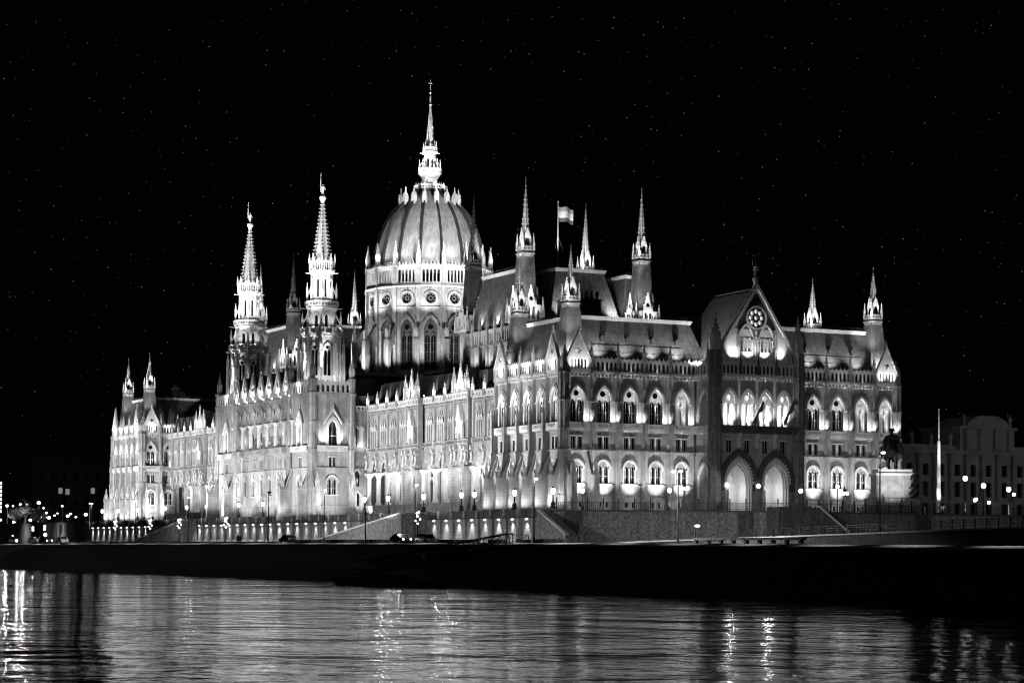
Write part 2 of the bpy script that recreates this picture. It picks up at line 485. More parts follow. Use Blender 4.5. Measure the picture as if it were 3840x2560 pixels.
def fin(x, y, rz, parent=B, d=2.7, th=.95):
    key = ('fin', d, th)
    def mk():
        mb = MB(); mb.platex([(0, 4.6), (-d-.25, 4.6), (-d-.1, 6.4), (-d, 8.5), (-d, 11.3), (-d+1.15, 11.3), (0, 15.2)], -th/2, th/2)
        mb.platex([(-d+1.0, 11.55), (0, 15.5), (.0, 15.2), (-d+1.1, 11.2)], -th/2-.12, th/2+.12)
        mb.box(-th/2-.1, th/2+.1, -d-.12, -d+1.15, 11.1, 11.35)
        for s in (-1, 1): mb.plate([(-.5, 11.35), (.5, 11.35), (0, 12.5)], -d-.1 if s < 0 else -d+1.0, -d+.1 if s < 0 else -d+1.15)
        return mb.mesh('buttress', ASHLAR)
    new('buttress', cached(key, mk), parent, (x, y, 0), rz)
    p = fpos(x, y, rz, 0, -d+.55); pin(parent, p[0], p[1], 11.35, 3.3, .72, rz=rz)

def turret(x, y, zb, parent=B, k=1.0, hb=2.05, zl=40.3, zt=50.6, m=SLATE, lightm=TRIM):
    """tapering slate turret with a stone belfry and crocketed spire"""
    w = 1.08*k
    tb = MB().frus(0, 0, zb, zl, hb*1.4142, w*1.4142, 4)
    for i in range(4):   # lead hips and mid-face ribs
        a_ = math.pi/4+i*HALF
        tb.tube((hb*1.4142*math.cos(a_), hb*1.4142*math.sin(a_), zb), (w*1.4142*math.cos(a_), w*1.4142*math.sin(a_), zl), .12, 4)
    t = new('turret', tb.mesh('turret', m), parent, (x, y, 0))
    a = w*1.05; c = MB()
    c.box(-a, a, -a, a, zl-.35*k, zl-.1*k); c.box(-a*1.12, a*1.12, -a*1.12, a*1.12, zl+.1*k, zl+.35*k); c.box(-a*1.02, a*1.02, -a*1.02, a*1.02, zl-.1*k, zl+.1*k); c.box(-a, a, -a, a, zl+.35*k, zl+.8*k)
    zg = zl+.8*k
    for s in (-1, 1):
        c.plate(rect(-a, a, zg, zg+.75*k), s*a-.08, s*a+.08, [circ(-a+(i+.5)*a*2/3, zg+.38*k, .2*k, 8) for i in range(3)])
        c.platex(rect(-a, a, zg, zg+.75*k), s*a-.08, s*a+.08, [circ(-a+(i+.5)*a*2/3, zg+.38*k, .2*k, 8) for i in range(3)])
    new('cornice', c.mesh('cornice', MIDST if lightm is TRIM else lightm), t)
    b = MB(); q = .72*k; zt0 = zg+.1; zt1 = zg+2.9*k
    ar = lan(0, zt0, zt0+1.5*k, q*.6, 5, .9)
    for s in (-1, 1):
        g = [(-q, zt0), (q, zt0), (q, zt1-.6*k), (0, zt1+1.1*k), (-q, zt1-.6*k)]
        b.plate(g, s*q-.1, s*q+.1, [ar]); b.platex(g, s*q-.1, s*q+.1, [ar])
        for i in range(4):
            for e in (-1, 1):
                u_ = e*q*(1-(i+.5)/4); z_ = zt1-.5*k+1.7*k*(i+.5)/4; b.oct(u_, s*q, z_, .11*k); b.oct(s*q, u_, z_, .11*k)
    new('belfry', b.mesh('belfry', lightm), t)
    new('spire', spire(MB(), 0, 0, zt1-.3*k, zt-1.0*k, .74*k, 8, 11, .15*k, .05).tube((0, 0, zt-1.1*k), (0, 0, zt), .05*k, 5).mesh('spire', lightm), t)
    for sx in (-1, 1):
        for sy in (-1, 1): new('pinnacle', pin_mesh(3.0*k, .34*k, lightm), t, (sx*a*.95, sy*a*.95, zg))
    return t

def mansard(x0, x1, y0, y1, z0, z1, inset, m=SLATE, parent=B, crest=True):
    i = inset
    mb = MB().add([(x0,y0,z0),(x1,y0,z0),(x1,y1,z0),(x0,y1,z0),(x0+i,y0+i,z1),(x1-i,y0+i,z1),(x1-i,y1-i,z1),(x0+i,y1-i,z1)],
                  [(0,1,5,4),(1,2,6,5),(2,3,7,6),(3,0,4,7),(4,5,6,7),(3,2,1,0)])
    r = obj('roof', mb, m, parent)
    c = MB()
    for k, (w, h) in enumerate(((.28, .35), (.42, .3))):
        za = z1 - .15 + k*.35
        c.box(x0+i-w, x1-i+w, y0+i-w, y0+i+.1, za, za+h); c.box(x0+i-w, x1-i+w, y1-i-.1, y1-i+w, za, za+h)
        c.box(x0+i-w, x0+i+.1, y0+i+.1, y1-i-.1, za, za+h); c.box(x1-i-.1, x1-i+w, y0+i+.1, y1-i-.1, za, za+h)
    obj('roof_edge', c, TRIM, r)
    if crest:
        k = MB()
        for a, b, f in ((x0+i, x1-i, True), (y0+i, y1-i, False)):
            n = int((b-a)/.5)
            for j in range(n):
                u = a+(j+.5)*(b-a)/n
                for w in ((y0+i, y1-i) if f else (x0+i, x1-i)):
                    if f: k.box(u-.07, u+.07, w-.03, w+.03, z1+.5, z1+1.15)
                    else: k.box(w-.03, w+.03, u-.07, u+.07, z1+.5, z1+1.15)
        obj('roof_cresting', k, DARKST, r)['kind'] = 'stuff'
    return r

def core(x0, x1, y0, y1, z0, z1, m=STONE, name='wall', parent=B):
    return obj(name, MB().box(x0, x1, y0, y1, z0, z1), m, parent)

PS = 5.1165; AS = 2.478; PW = 4.95
XE = 68.0
# ---------------- end block facing the south (two halves and a gabled pavilion)
for i in range(5):
    x = AS+i*PS
    std_bay(x, 0, 0, PS, top='gable' if i == 0 else 'gallery', lits=(DIMWIN if i == 4 else None, None, None))
    if i > 0: pilaster(x-PS/2, 0, 0)
for i in range(4):
    x = 49.947+i*PS
    std_bay(x, 0, 0, PS, top='gable' if i == 3 else 'gallery', lits=(DIMWIN if i in (2, 3) else None, None, None))
    pilaster(x-PS/2, 0, 0, niche=(i != 0))
std_bay(49.947-PS, 0, 0, PS)
core(.6, XE-.6, .6, 25.1, 4.6, 29.2, DARKST)
def corner_pier(x, y, z1=31.5, r=.95, m=STONE, pinh=4.2, tall=0):
    mb = MB().frus(0, 0, 4.6, 7.6, r*1.25, r*1.2, 8).frus(0, 0, 7.6, 15.5, r*1.1, r*1.1, 8).frus(0, 0, 15.5, z1, r, r, 8)
    for z in (7.6, 15.4, 19.0, 23.8, 28.5): mb.frus(0, 0, z, z+.28, r*1.32, r*1.32, 8)
    for i in range(8):
        a = math.pi/8+i*math.pi/4; mb.frus(r*math.cos(a), r*math.sin(a), 7.6, z1, .13, .13, 5)
    new('corner_pier', cached(('cp', z1, r, m.name), lambda: mb.mesh('corner_pier', m)), B, (x, y, 0))
    pin(B, x, y, z1, pinh, r*1.25)
corner_pier(.15, .15, 29.2); corner_pier(XE-.1, .15, 29.2)
for x, y in ((2.9, 3.25), (2.9, 22.5), (XE-2.9, 3.25), (XE-2.9, 22.5)): turret(x, y, 29.0)
mansard(.85, 30, .85, 24.8, 29.0, 38.3, 3.2); mansard(39, XE-.85, .85, 24.8, 29.0, 38.3, 3.2)
# roof hatches and snow fences on the south slope
sf = MB()
for z, yy in ((30.9, 1.35), (32.4, 1.86), (33.6, 2.27)):
    for a, b in ((6, 24.5), (45, 62)): sf.box(a, b, yy-.06, yy-.02, z, z+.07)
    for k in range(40):
        u = 6+k*.47 if k < 40 else 0; sf.box(u, u+.05, yy-.06, yy+.1, z-.1, z+.25)
obj('snow_guard', sf, DARKST, B)['kind'] = 'stuff'
for u in (8.6, 13.6, 18.6, 23.4, 50.2, 55.2, 60.0):
    obj('roof_hatch', MB().box(u-.3, u+.3, 2.35, 3.3, 34.3, 35.0).plate([(u-.45, 35.0), (u+.45, 35.0), (u, 35.5)], 2.2, 3.4), DARKSLATE, B)

# ---------------- gabled pavilion in the middle of the south front
PX = 34.3; PYF = -6.0; PWD = 3.63
def pav_wall():
    hs = []
    for i in range(4):
        u = (i-1.5)*PWD
        hs += [lan(u, 20.2, 24.0, 1.2, 7, 1.0), rect(u-.55, u+.55, 15.6, 17.7)]
    hs += [lan(-3.75, 4.7, 10.6, 2.35, 9, .8), lan(3.75, 4.7, 10.6, 2.35, 9, .8)]
    mb = MB().plate(rect(-8, 8, 4.6, 28.6), 0, .6, hs)
    mb.box(-8, 8, -.3, 0, 15.2, 15.42)
    for s in (-3.75, 3.75): # receding portal orders
        pass
    return mb
obj('wall', pav_wall(), STONE, B, (PX, PYF, 0))
def portal_mb():
    mb = MB()
    for k, (hw, y0, y1) in enumerate(((2.35, -.5, -.1), (2.1, -.1, .3), (1.85, .3, .7))):
        mb.strip(arc(0, 10.6, hw, 10, .8), arc(0, 10.6, hw+.5, 10, .8), y0, y1)
        for s in (-1, 1):
            mb.frus(s*(hw+.2), y0+.1, 4.8, 10.2, .16, .16, 6); mb.box(s*(hw+.2)-.3, s*(hw+.2)+.3, y0-.1, y1, 10.15, 10.6)
    for i in range(19):
        t = math.pi*(i+.5)/19
        c = arc(0, 10.6, 3.0, 18, .8); p = c[min(len(c)-1, int((len(c)-1)*(i+.5)/19))]
        mb.oct(p[0], -.5, p[1], .2)
    return mb
for s in (-3.75, 3.75):
    obj('portal_arch', portal_mb(), TRIM, B, (PX+s, PYF, 0))
    hp = MB().strip(arc(0, 10.6, 3.05, 14, .8), arc(0, 10.6, 3.75, 14, .8), -.75, 0)
    for i_, p_ in enumerate(arc(0, 10.6, 3.75, 9, .8)[:-1]): hp.oct(p_[0], -.5, p_[1], .32)
    for q_ in (-1, 1): hp.box(q_*3.35-.3, q_*3.35+.3, -.7, 0, 9.0, 10.6)
    obj('portal_hood', hp, DARKST, B, (PX+s, PYF, 0))
    # vaulted porch behind each arch
    pb = MB(); pb.box(-2.6, -2.4, .6, 5.5, 4.7, 15); pb.box(2.4, 2.6, .6, 5.5, 4.7, 15); pb.box(-2.6, 2.6, .6, 5.5, 15, 15.2)
    pb.plate(rect(-2.6, 2.6, 4.7, 15), 4.2, 4.5, [rect(-1.0, 1.0, 4.9, 9.4), lan(0, 10.0, 11.0, .95, 6, 1.1)])
    pb.strip(arc(0, 10.4, 1.4, 8, 1.0), arc(0, 10.4, 1.75, 8, 1.0), 3.9, 4.2)
    obj('porch', pb, TRIM, B, (PX+s, PYF, 0))
    dr = obj('door', MB().box(-.95, -.04, 4.35, 4.42, 4.9, 9.3).box(.04, .95, 4.35, 4.42, 4.9, 9.3), mat('oak_door', .06, .7, .3, 2), B, (PX+s, PYF, 0))
    obj('transom_window', MB().plate(lan(0, 10.0, 11.0, .95, 6, 1.1), 4.36, 4.4), DIMWIN, B, (PX+s, PYF, 0))
for i in range(4):
    u = PX+(i-1.5)*PWD
    w = new('window', cached('wpv', lambda: (lambda mb: (mb.plate(lan(0, 20.2, 24.0, 1.2, 7, 1.0), .2, .42, [lan(-.6, 20.3, 23.4, .45, 5, .8), lan(.6, 20.3, 23.4, .45, 5, .8), circ(0, 25.0, .5)]),
        mb.strip(arc(0, 24.0, 1.18, 7, 1.0), arc(0, 24.0, 1.62, 7, .95), -.25, .1),
        mb.frus(0, .1, 20.2, 23.4, .1, .1, 6))[0])(MB()).mesh('window', TRIM)), B, (u, PYF, 0))
    new('pane', cached('wpvp', lambda: MB().box(-1.15, 1.15, .62, .66, 20.0, 26.4).mesh('pane', LITWIN)), w)
    s = new('window', cached('wps', lambda: MB().box(-.75, .75, -.14, 0, 17.75, 17.95).box(-.03, .03, .3, .34, 15.6, 17.7).mesh('window', TRIM)), B, (u, PYF, 0))
    new('pane', cached('wpsp', lambda: MB().box(-.6, .6, .4, .44, 15.5, 17.8).mesh('pane', GLASS)), s)
    if i: obj('pilaster', MB().box(-.2, .2, -.3, 0, 20.2, 28.6), TRIM, B, (u-PWD/2, PYF, 0)); pin(B, u-PWD/2, PYF-.6, 29.0, 4.0, .4, DARKST)
    if i: obj('console', MB().platex([(0, 17.3), (-.9, 18.6), (-.9, 18.9), (0, 18.9)], -.22, .22).box(-.3, .3, -.35, 0, 16.4, 17.3), TRIM, B, (u-PWD/2, PYF, 0))
obj('balcony', MB().box(-8, 8, -1.15, 0, 18.9, 19.2).plate(rect(-8, 8, 19.2, 20.15), -1.15, -1.0, [rect(-7.6+i*.3, -7.6+i*.3+.15, 19.35, 19.95) for i in range(51) if i % 12 < 9]), DARKST, B, (PX, PYF, 0))
c = cornice_mb(16); c2 = MB()
for i in range(22): u = -8+(i+.5)*16/22; c2.box(u-.2, u+.2, -.45, 0, 28.0, 28.55)
c2.box(-8, 8, -.58, 0, 28.55, 28.9)
obj('cornice', c2, TRIM, B, (PX, PYF, 0))
obj('parapet', gallery_mb(16, 28.9, 31.0, 20), TRIM, B, (PX, PYF, 0))
core(PX-8.4, PX+8.4, PYF+.62, -.2, 15.3, 28.9, STONE)
core(PX-8.4, PX-6.4, PYF+.62, .5, 4.6, 15.2, STONE); core(PX+6.4, PX+8.4, PYF+.62, .5, 4.6, 15.2, STONE); core(PX-1.1, PX+1.1, PYF+.62, .5, 4.6, 15.2, STONE)
for s in (-1, 1):
    corner_pier(PX+s*8.35, PYF-.1, 33.0, 1.05, PIERST, 6.6)
    for dx, dy, z, h in ((-.9, .9, 29, 6.5), (.9, .9, 29, 6.5)):
        pin(B, PX+s*8.35+dx*s, PYF+dy, z, h, .55, TRIM)
# side of the pavilion facing the river
SDW = 5.6
sw = MB().plate(rect(-SDW/2, SDW/2, 4.6, 28.6), 0, .4, [lan(0, 20.2, 24.0, 1.2, 7, 1.0), rect(-.5, .5, 15.7, 17.8), lan(0, 7.4, 11.2, 1.55, 8, .75)])
sw.box(-SDW/2, SDW/2, -.28, 0, 15.42, 15.62); sw.box(-SDW/2, SDW/2, -.5, 0, 7.3, 7.5)
obj('wall', sw, STONE, B, (PX-8.45, PYF/2+.0, 0), -HALF)
win(B, 'upper', (PX-8.45, PYF/2, 0), -HALF)
obj('portal_arch', MB().strip(arc(0, 11.2, 1.5, 9, .75), arc(0, 11.2, 1.95, 9, .75), -.3, .1).box(-1.9, -1.5, -.2, .1, 7.5, 11.2).box(1.5, 1.9, -.2, .1, 7.5, 11.2), TRIM, B, (PX-8.45, PYF/2, 0), -HALF)
obj('pane', MB().box(-.6, .6, .3, .34, 15.6, 17.9), GLASS, B, (PX-8.45, PYF/2, 0), -HALF)
obj('ledge', ledge_mb(SDW), TRIM, B, (PX-8.45, PYF/2, 0), -HALF); obj('balustrade', balus_mb(SDW), TRIM, B, (PX-8.45, PYF/2, 0), -HALF)
obj('cornice', cornice_mb(SDW), TRIM, B, (PX-8.45, PYF/2, 0), -HALF); obj('parapet', gallery_mb(SDW), TRIM, B, (PX-8.45, PYF/2, 0), -HALF)
# the great gable with its rose window
def great_gable():
    za = 44.0; hw = 7.35
    rose = [circ(0, 38.9, .38, 8)] + [[(p[0], p[1]) for p in circ(1.12*math.cos(a), 38.9+1.12*math.sin(a), .42, 8)] for a in [i*math.pi/4 for i in range(8)]]
    hs = rose
    for c in (-2.05, 2.05):
        hs += [lan(c+d, 33.0, 35.0 if d else 35.2, .34, 4, .9) for d in (-.8, 0, .8)]
    outer = [(-hw, 31.2), (hw, 31.2), (hw, 33.1), (0, za), (-hw, 33.1)]
    mb = MB().plate(outer, -.25, .25, hs)
    mb.strip(circ(0, 38.9, 1.75, 20)+[circ(0, 38.9, 1.75, 20)[0]], circ(0, 38.9, 2.1, 20)+[circ(0, 38.9, 2.1, 20)[0]], -.5, -.2)
    for c in (-2.05, 2.05):
        mb.strip(arc(c, 35.0, 1.4, 7, 1.0), arc(c, 35.0, 1.65, 7, 1.0), -.45, -.2)
        for d in (-1.3, 1.3): mb.frus(c+d, -.3, 31.4, 35, .12, .12, 5)
        mb.box(c-1.6, c+1.6, -.4, -.2, 35.0, 35.15)
    return mb
obj('gable', great_gable(), TRIM, B, (PX, PYF+.5, 0))
rk = MB()
for s in (-1, 1):
    rk.plate([(s*7.7, 32.6), (s*7.7, 33.2), (0, 44.9), (0, 44.1)], -.75, .4)
    for i in range(15):
        t = (i+.5)/15; rk.oct(s*7.6*(1-t), -.4, 33.4+(44.9-33.4)*t, .27, .3)
obj('gable_coping', rk, TRIM, B, (PX, PYF+.5, 0))
obj('gable_panel', MB().plate([(-3.6, 36.9), (3.6, 36.9), (4.2, 37), (0, 43.4), (-4.2, 37)], -.27, -.2, [circ(0, 38.9, 1.75, 16)]), DARKST, B, (PX, PYF+.5, 0))
obj('rose_window', MB().plate(circ(0, 38.9, 1.74, 20), -.24, -.26+.0, [circ(0, 38.9, .4, 8)]+[circ(1.12*math.cos(a), 38.9+1.12*math.sin(a), .42, 8) for a in [i*math.pi/4 for i in range(8)]]), IRON, B, (PX, PYF+.44, 0))
obj('pane', MB().box(-2, 2, .3, .36, 36.9, 40.9), emit('rose_glow', .28), B, (PX, PYF+.5, 0))
obj('pane', MB().box(-3.6, 3.6, .3, .36, 31.4, 36.0), STONE, B, (PX, PYF+.5, 0))
for u in (-3.9, 0, 3.9): pin(B, PX+u, PYF+.0, 31.2, 6.0 if u else 6.6, .6)
def statue_mb(h=2.8):
    mb = MB(); mb.lathe(0, 0, [(.34, 0), (.4, .25), (.30, .9), (.36, 1.7), (.42, 2.1), (.16, 2.3)], 8)
    mb.sph(0, 0, 2.5, .2, 7, 5); mb.tube((.38, 0, 2.05), (.6, -.1, 1.5), .09); mb.tube((-.38, 0, 2.05), (-.66, -.1, 2.3), .09)
    mb.tube((-.66, -.1, 1.2), (-.66, -.1, 3.6), .04); mb.v = [(x*h/2.8, y*h/2.8, z*h/2.8) for x, y, z in mb.v]; return mb
obj('gable_finial', MB().lathe(0, 0, [(.55, 44.0), (.35, 44.8), (.6, 45.5), (.6, 45.9), (.3, 46.0)], 8), TRIM, B, (PX, PYF+.5, 0))
obj('statue', statue_mb(2.6).tube((0, 0, 2.5), (0, 0, 3.9), .05, 5), TRIM, B, (PX, PYF+.5, 45.9))
obj('roof', MB().add([(PX-7.6, PYF+1.1, 31), (PX+7.6, PYF+1.1, 31), (PX+7.6, 12, 31), (PX-7.6, 12, 31), (PX-.3, PYF+1.1, 43.6), (PX+.3, PYF+1.1, 43.6), (PX+.3, 8, 43.6), (PX-.3, 8, 43.6)],
    [(0,1,5,4),(1,2,6,5),(2,3,7,6),(3,0,4,7),(4,5,6,7)]), SLATE, B)
obj('roof_cresting', MB().box(PX-.05, PX+.05, PYF+1, 8, 43.6, 44.1), DARKST, B)
core(PX-7.6, PX+7.6, PYF+.9, 12, 28.9, 31.0, DARKST)
# two flags hung on slanting poles from the balcony
for du in (-1.8, 4.3):
    f = thing('flag', 'dark furled flag on a slanting pole over the balcony, %s of the two' % ('left' if du < 0 else 'right'), 'flag', (PX+du, PYF-1.1, 20.0), group='flags over the entrance balcony')
    obj('pole', MB().tube((0, 0, 0), (1.8, -1.6, 5.0), .06), IRON, f)
    vs_ = []; fs = []
    for i in range(9):
        t = i/8; px, py, pz = 0.3+1.3*t, -.3-1.1*t, .9+3.6*t; w = .5+.25*math.sin(i*1.3)
        vs_ += [(px, py, pz), (px+w*.5, py-.1+.1*math.sin(i), pz-w*1.1)]
    for i in range(8): fs.append((2*i, 2*i+1, 2*i+3, 2*i+2))
    mb = MB().add(vs_, fs).add([(x+.03, y+.05, z) for x, y, z in vs_], fs)
    obj('cloth', mb, CLOTHD, f)

# ---------------- river blocks at both ends
def river_block(y0, north=False):
    """five bays facing the river; y0 = south corner"""
    for i in range(5):
        y = y0+3.1+i*PW
        std_bay(0, y, -HALF, PW, top='gable' if i in (0, 4) else 'gallery')
        pilaster(0, y+PW/2 if i < 4 else y+PW/2-.1, -HALF, toppin=i not in (3, 4, 0))
        fin(0, y+PW/2, -HALF)
    fin(0, y0+.75, -HALF)
    # two buttresses on the south return
    fin(.75, y0, 0); fin(AS+PS/2, y0, 0)
river_block(0)
LN = 263.8
river_block(LN-25.7, True)
ys = LN-25.7
# south return of the northern block: two bays
std_bay(AS, ys, 0, PS, top='gable'); std_bay(AS+4.9, ys, 0, 4.7, top='gallery')
pilaster(AS+PS/2, ys, 0); pilaster(AS+PS/2+4.7, ys, 0)
corner_pier(.15, ys+.15, 29.2); corner_pier(.15, LN-.1, 29.2)
core(.6, 26, ys+.6, LN-.6, 4.6, 29.2, DARKST); core(0.1, 60, LN-.62, LN, 4.6, 29, STONE)
for x, y in ((2.9, ys+3.25), (2.9, LN-3.2)): turret(x, y, 29.0)
mansard(.85, 60, ys+.85, LN-.9, 29.0, 38.3, 3.2)
core(26, 60, ys+.6, LN-.62, 4.6, 29.0, DARKST)
obj('chimney', MB().box(-1.6, -.2, -.8, .8, 38, 41.4).box(.2, 1.6, -.8, .8, 38, 41).box(-1.8, 0, -1, 1, 41.4, 41.8).frus(-1.2, 0, 41.8, 42.6, .2, .2, 6).frus(-.6, 0, 41.8, 42.6, .2, .2, 6), TRIM, B, (13, ys+9, 0))

# ---------------- arcaded river wings
WX = 7.5; WP = 5.07
def wing_upper(W, hs):
    mb = MB().plate(rect(-W/2, W/2, 18.9, 27.7), 0, .4, hs)
    mb.box(-W/2, W/2, -.6, 0, 18.85, 19.1); mb.box(-W/2, W/2, -.5, 0, 19.55, 19.75)
    n = int(W/.6)
    for i in range(n): u = -W/2+(i+.5)*W/n; mb.box(u-.09, u+.09, -.42, 0, 19.1, 19.55)
    mb.box(-W/2, W/2, -.3, 0, 26.9, 27.15)
    for i in range(n): u = -W/2+(i+.5)*W/n; mb.box(u-.12, u+.12, -.24, 0, 26.6, 26.9)
    return mb
def wing_parapet(W):
    n = max(3, int(W/1.1)); p = W/n
    mb = MB().plate(rect(-W/2, W/2, 27.75, 28.6), -.5, -.35, [circ(-W/2+(i+.5)*p, 28.17, .27, 8) for i in range(n)])
    mb.box(-W/2, W/2, -.6, 0, 27.5, 27.75); mb.box(-W/2, W/2, -.58, -.28, 28.6, 28.75)
    for i in range(n): u = -W/2+(i+.5)*p; mb.box(u-.35, u+.35, -.5, -.2, 28.75, 28.9)
    return mb
def wing_bay(y, W=WP, rz=-HALF, x=WX):
    L = (x, y, 0)
    three = [lan(d, 20.0, 23.2, .3, 4, .9) for d in (-.98, 0, .98)]
    two = [lan(d, 24.9, 25.7, .2, 4, .9) for d in (-.5, .5)]
    new('wall', cached(('wu', W), lambda: wing_upper(W, three+two).mesh('wall', STONE)), B, L, rz)
    def wwin():
        mb = MB()
        for d in (-.98, 0, .98):
            mb.strip(arc(d, 23.2, .3, 4, .9), arc(d, 23.2, .46, 4, .9), -.3, 0)
            mb.plate([(d-.48, 23.7), (d+.48, 23.7), (d, 24.7)], -.34, -.2)
            mb.box(d-.03, d+.03, .24, .28, 20, 23.6)
            mb.oct(d, -.2, 24.8, .13, .2)
        for d in (-1.47, -.49, .49, 1.47): mb.frus(d, -.12, 19.8, 23.1, .1, .1, 6); mb.frus(d, -.12, 23.1, 23.35, .1, .2, 6)
        mb.box(-1.6, 1.6, -.3, 0, 19.75, 19.95)
        return mb.mesh('window', TRIM)
    w = new('window', cached('ww', wwin), B, L, rz)
    new('pane', cached('wwp', lambda: MB().box(-1.5, 1.5, .34, .38, 19.9, 26.0).mesh('pane', GLASS)), w)
    new('parapet', cached(('wp', W), lambda: wing_parapet(W).mesh('parapet', TRIM)), B, L, rz)
def arch_bay(y, W=WP, hw=1.95, x=WX, rz=-HALF, back=3.6):
    L = (x, y, 0)
    def mk():
        mb = MB().plate(rect(-W/2, W/2, 14.4, 18.9), -.25, .45, [lan(0, 14.4-.001+.02, 14.5, hw, 9, .78)])
        mb.strip(arc(0, 14.5, hw-.05, 9, .78), arc(0, 14.5, hw+.3, 9, .78), -.42, -.2)
        return mb.mesh('arcade_arch', STONE)
    new('arcade_arch', cached(('ar', W, hw), mk), B, L, rz)
    new('plinth', cached(('pl', W), lambda: MB().box(-W/2, W/2, -.7, .7, 4.6, 7.4).box(-W/2, W/2, -.85, .8, 7.4, 7.65).mesh('plinth', ASHLAR)), B, L, rz)
    def bk():
        mb = MB().plate(rect(-W/2, W/2, 7.6, 18.6), back, back+.3, [lan(0, 7.9, 11.6, .75, 6, .8), lan(0, 13.2, 14.6, .5, 5, .8)])
        mb.box(-W/2, W/2, .45, back, 18.3, 18.5); mb.box(-W/2, W/2, .8, back, 7.4, 7.6)
        mb.strip(arc(0, 11.6, .8, 6, .8), arc(0, 11.6, 1.05, 6, .8), back-.15, back)
        return mb.mesh('arcade_wall', STONE)
    new('arcade_wall', cached(('ab', W, back), bk), B, L, rz)
    new('arcade_window', cached(('aw', back), lambda: MB().box(-.8, .8, back+.2, back+.24, 7.8, 15.4).mesh('arcade_window', GLASS)), B, L, rz)
def column(x, y, r=.46, z0=7.65, zc=13.2, z1=14.5, rz=-HALF):
    def mk():
        mb = MB().lathe(0, 0, [(r*1.5, z0), (r*1.5, z0+.3), (r*1.15, z0+.55), (r, z0+.7), (r*.94, zc), (r*1.1, zc+.08), (r, zc+.16), (r*1.65, zc+.75)], 12)
        mb.box(-r*1.75, r*1.75, -r*1.75, r*1.75, zc+.75, z1)
        for i in range(8): a = i*math.pi/4; mb.oct(r*1.4*math.cos(a), r*1.4*math.sin(a), zc+.5, .14)
        return mb.mesh('column', TRIM)
    new('column', cached(('col', r, z0, zc), mk), B, (x, y, 0))
def stt_mesh(): return statue_mb(1.9).box(-.35, .35, -.3, .3, -.4, 0).plate([(-.4, 2.0), (.4, 2.0), (0, 2.9)], -.35, .3).mesh('statue', TRIM)
def wing_pier(y, x=WX, statue=True):
    new('pilaster', cached('wpl', lambda: MB().box(-.28, .28, -.42, 0, 14.5, 28.9).box(-.36, .36, -.6, 0, 18.85, 19.9).box(-.36, .36, -.75, -.1, 27.6, 28.9).mesh('pilaster', STONE)), B, (x, y, 0), -HALF)
    pin(B, x-.45, y, 28.9, 2.6, .5, rz=0)
    if statue:
        new('statue', cached('stt', stt_mesh), B, (x-.62, y, 15.6), -HALF)
def dormer(y, x=WX, ztop=33.0, w=1.15):
    new('dormer', cached(('dm', ztop, w), lambda: MB().add([(-w, 1.0, 28.6), (w, 1.0, 28.6), (0, 1.55, ztop), (-w*.8, 5.0, 30), (w*.8, 5, 30), (0, 6.0, ztop)], [(0,1,2), (0,2,5,3), (1,4,5,2), (3,5,4), (0,3,4,1)]).mesh('dormer', SLATE)), B, (x, y, 0), -HALF)
